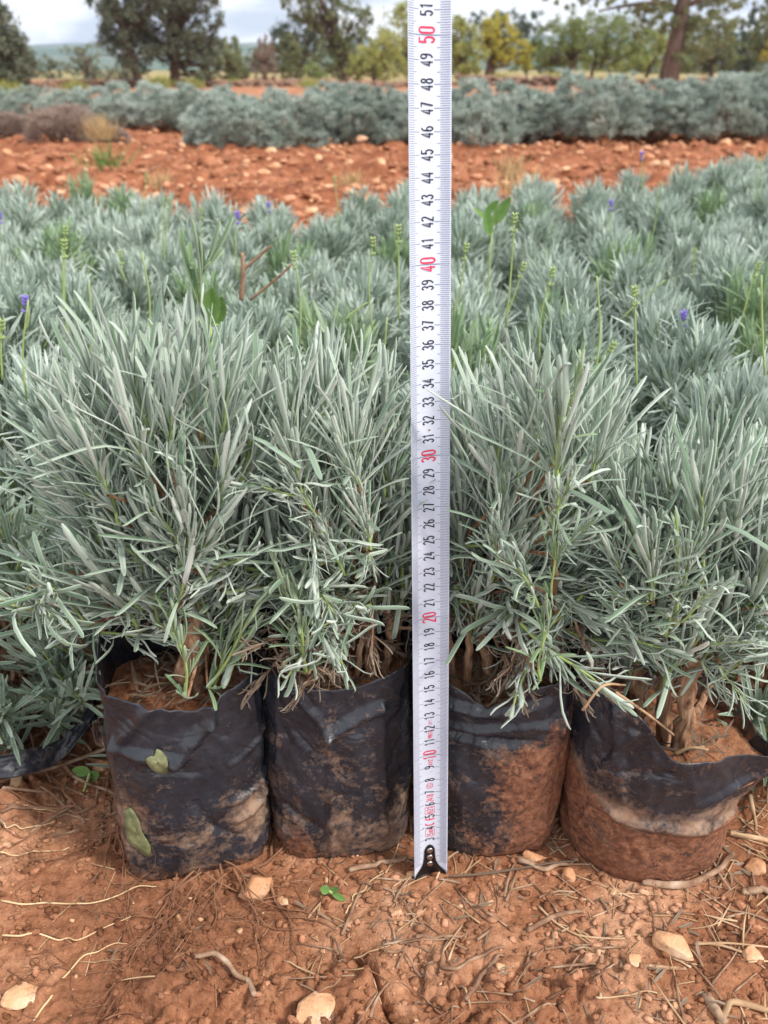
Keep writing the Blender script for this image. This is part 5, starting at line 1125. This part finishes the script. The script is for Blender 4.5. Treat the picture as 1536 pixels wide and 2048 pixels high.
tree('small grey-green tree in front of the dark blue-green one', 28, 582, 168, [(582, 110, 18, 30), (580, 145, 18, 20)], 'olive', 2200, tr=.05, seed=10, group=TGp, leaf=.07)
tree('tall oak with an open crown left of the tape', 25, 692, 168, [(650, 20, 38, 30), (690, 50, 44, 40), (600, 10, 30, 24), (710, 100, 42, 30), (670, 105, 30, 30), (640, -20, 40, 25), (720, 50, 26, 30), (690, 140, 34, 20)], 'olive', 9500, tr=.11, seed=11, group=TGp, leaf=.065, sparse=1)
tree('bright green low shrub at the foot of the oaks', 24, 622, 168, [(622, 145, 20, 14), (640, 152, 14, 9)], 'green', 1500, 'shrub', .03, .05, 'shrub', seed=12, group=TGp)
tree('yellow-green shrub just left of the tape', 23, 745, 168, [(740, 120, 36, 25), (775, 130, 35, 25), (720, 140, 22, 18), (770, 95, 30, 22)], 'ygreen', 5200, 'shrub', .05, .055, 'shrub', seed=13, group=TGp)
tree('olive-green tree directly behind the tape', 27, 830, 165, [(800, 70, 40, 40), (850, 80, 45, 50), (820, 40, 30, 25), (880, 110, 40, 32), (800, 120, 35, 28)], 'ygreen', 8500, tr=.09, seed=14, group=TGp, leaf=.07)
tree('yellow-green bush right of the tape', 26, 925, 165, [(915, 80, 32, 32), (930, 115, 36, 26), (900, 60, 24, 20)], 'ygreen', 5000, tr=.06, seed=15, group=TGp, leaf=.065)
tree('dark tree far behind the yellow one', 48, 985, 160, [(975, 45, 30, 20), (1010, 55, 40, 22), (945, 55, 18, 22), (1040, 80, 36, 24), (1060, 45, 20, 18)], 'pine', 5200, tr=.12, seed=16, group=TGp, leaf=.11)
tree('bright yellow autumn tree', 27, 974, 162, [(985, 60, 26, 24), (1005, 85, 30, 25), (965, 75, 20, 26), (995, 115, 28, 18), (1040, 105, 14, 20)], 'yellow', 5200, tr=.11, seed=17, group=TGp, leaf=.065)
tree('small yellow-leaved sapling right of the bright yellow tree', 29, 1052, 160, [(1052, 105, 15, 18), (1048, 125, 14, 12)], 'yellow', 1300, tr=.03, seed=18, group=TGp, leaf=.06)
tree('dark green round tree with two trunks, left part', 27, 1134, 166, [(1110, 80, 42, 36), (1150, 60, 44, 34), (1085, 105, 26, 26), (1140, 110, 44, 24)], 'green', 8500, tr=.11, seed=19, group=TGp, leaf=.06)
tree('dark green round tree with a slim straight trunk', 28, 1182, 166, [(1190, 70, 46, 36), (1240, 75, 46, 34), (1220, 105, 46, 22), (1170, 105, 36, 22), (1280, 95, 26, 26)], 'green', 9000, tr=.06, seed=20, group=TGp, leaf=.06)
tree('lighter green tree behind the big brown trunk', 36, 1290, 160, [(1290, 100, 34, 30), (1260, 120, 30, 20), (1330, 80, 34, 34)], 'ygreen', 4200, tr=.08, seed=21, group=TGp, leaf=.08)
tree('large pine with a thick brown trunk at the right', 22, 1334, 172, [(1250, 5, 60, 14), (1190, -10, 60, 16), (1400, 30, 60, 30), (1420, -20, 70, 30), (1340, -60, 110, 35), (1230, -50, 70, 25), (1370, 90, 30, 40), (1130, -5, 50, 14), (1285, 50, 40, 30), (1400, 70, 40, 34), (1300, 20, 50, 24)], 'olive', 12500, tr=.22, seed=22, group=TGp, leaf=.07, sparse=1, trunk_top=(1345, -80), limbs=False, extra=[([(1330, 18), (1300, 6), (1240, 10), (1180, 22)], .09, .02), ([(1345, 10), (1400, -10), (1440, -30)], .08, .02)])
tree('grey-green tree right of the big brown trunk', 30, 1420, 162, [(1400, 80, 44, 40), (1440, 110, 40, 28), (1380, 120, 34, 22), (1420, 55, 30, 20)], 'olive', 6000, tr=.08, seed=23, group=TGp, leaf=.075, sparse=1)
tree('dark conifer at the right', 34, 1475, 160, [(1475, 60, 20, 30), (1480, 100, 30, 28), (1470, 125, 34, 20), (1505, 30, 20, 16)], 'pine', 5200, tr=.1, seed=24, group=TGp, leaf=.08)
tree('grey-green tree at the far right edge', 27, 1535, 165, [(1530, 60, 36, 40), (1550, 100, 45, 35), (1515, 20, 20, 20)], 'olive', 5500, tr=.08, seed=25, group=TGp, leaf=.07)
tree('small yellow shrub at the far right edge', 24, 1530, 165, [(1532, 85, 12, 10), (1528, 110, 14, 10)], 'yellow', 900, 'shrub', .02, .05, 'shrub', seed=26, group=TGp)
for i, (px, cl) in enumerate([(30, 'dark'), (510, 'dark'), (560, 'olive'), (660, 'olive'), (720, 'olive'), (800, 'olive'), (880, 'green'), (1080, 'green'), (1220, 'ygreen'), (1300, 'green'), (1370, 'olive'), (1450, 'pine'), (1510, 'olive')]):
    tree('low distant scrub bush in the line behind the trees', 52 + (i % 3) * 5, px, 152, [(px, 118 + (i * 7) % 12, 46, 24), (px + 40, 126, 34, 18), (px - 36, 128, 30, 16)], cl, 2600, 'shrub', .08, .13, 'shrub', seed=40 + i, group='scrub behind the trees')
# rubble wall and bank
def rubble(name, label, x0, x1, y0, y1, H, n, seed, m=M['stone']):
    rg_ = np.random.RandomState(seed); vs = []
    for k_ in range(5):
        me = rock_mesh('x', seed + k_, m, 1, .5); V = np.array([v_.co[:] for v_ in me.vertices]); F = np.array([p_.vertices[:] for p_ in me.polygons]); vs.append((V, F)); bpy.data.meshes.remove(me)
    mb = MB(); zc = gz((x0 + x1) / 2, (y0 + y1) / 2)
    for i in range(n):
        t = rg_.rand(); h = H * rg_.rand() * (.6 + .6 * vn(np.array([t * 9]), np.array([0.]), s=seed)[0]); V, F = vs[i % 5]; r_ = rg_.uniform(.05, .12)
        xx_ = x0 + (x1 - x0) * t; yy_ = y0 + (y1 - y0) * t + rg_.uniform(-.3, .3) * (1 - h / H * .6); mb.add(V * r_ + np.array([xx_ - x0, yy_ - y0, float(ground_z(np.array([xx_]), np.array([yy_]))[0]) + h - zc]), F)
    tag(mb.build(name, m, None, smooth=False, loc=(x0, y0, zc)), label, 'wall')
M['rubble'] = stone_material('rubble', (.13, .075, .05), (.27, .17, .12), (.46, .34, .27))
rubble('stone_wall', 'low rubble stone wall running behind the hedge at the right', 1.8, 13, 23, 24, .20, 1300, 500, M['rubble'])
rubble('stone_bank', 'ragged bank of stones and earth under the oaks at the left', -8, 1.5, 20.5, 22.5, .14, 1000, 520, M['rubble'])
TMd = tuft_mesh(9, 300, .55, .7, .02, TC['ygreen'])
for i, (px, D_) in enumerate([(20, 17.5), (150, 19), (470 // 2 * 2, 22), (320, 20.5), (385, 21), (620, 21), (1000, 25), (1100, 25)]):
    bush(px, D_, [.5, .4, .35, .5, .4, .4, .6, .6][i], i, ['low yellow-green grass clump at the far left below the oak', 'round yellow-green clump under the thin pale tree', 'grass clump right of the twin oaks', 'tall yellow-green grass between the twin oak trunks', 'yellow-green grass right of the light brown trunk', 'grass clump at the foot of the bright shrub', 'grass clump under the bright yellow tree', 'grass clump left of the dark round trees'][i], 1, 'grass tuft', None, 'grass_clump', [TMd])
# ------------------------------------------------------------------ the air
if True:
    hz = MB(); V = np.array([[x_, y_, z_] for x_ in (-1700, 1700) for y_ in (-30, 1800) for z_ in (-40, 120)], float)
    hz.add(V, np.array([[0, 1, 3, 2], [4, 6, 7, 5], [0, 4, 5, 1], [2, 3, 7, 6], [0, 2, 6, 4], [1, 5, 7, 3]]))
    hm = bpy.data.materials.new('haze'); hm.use_nodes = True; t = hm.node_tree; t.nodes.clear(); pv = t.nodes.new('ShaderNodeVolumePrincipled'); ou = t.nodes.new('ShaderNodeOutputMaterial')
    pv.inputs['Color'].default_value = (.62, .80, 1, 1); pv.inputs['Density'].default_value = .0004; pv.inputs['Anisotropy'].default_value = .1; t.links.new(pv.outputs[0], ou.inputs['Volume'])
    tag(hz.build('haze', hm, smooth=False), kind='stuff')
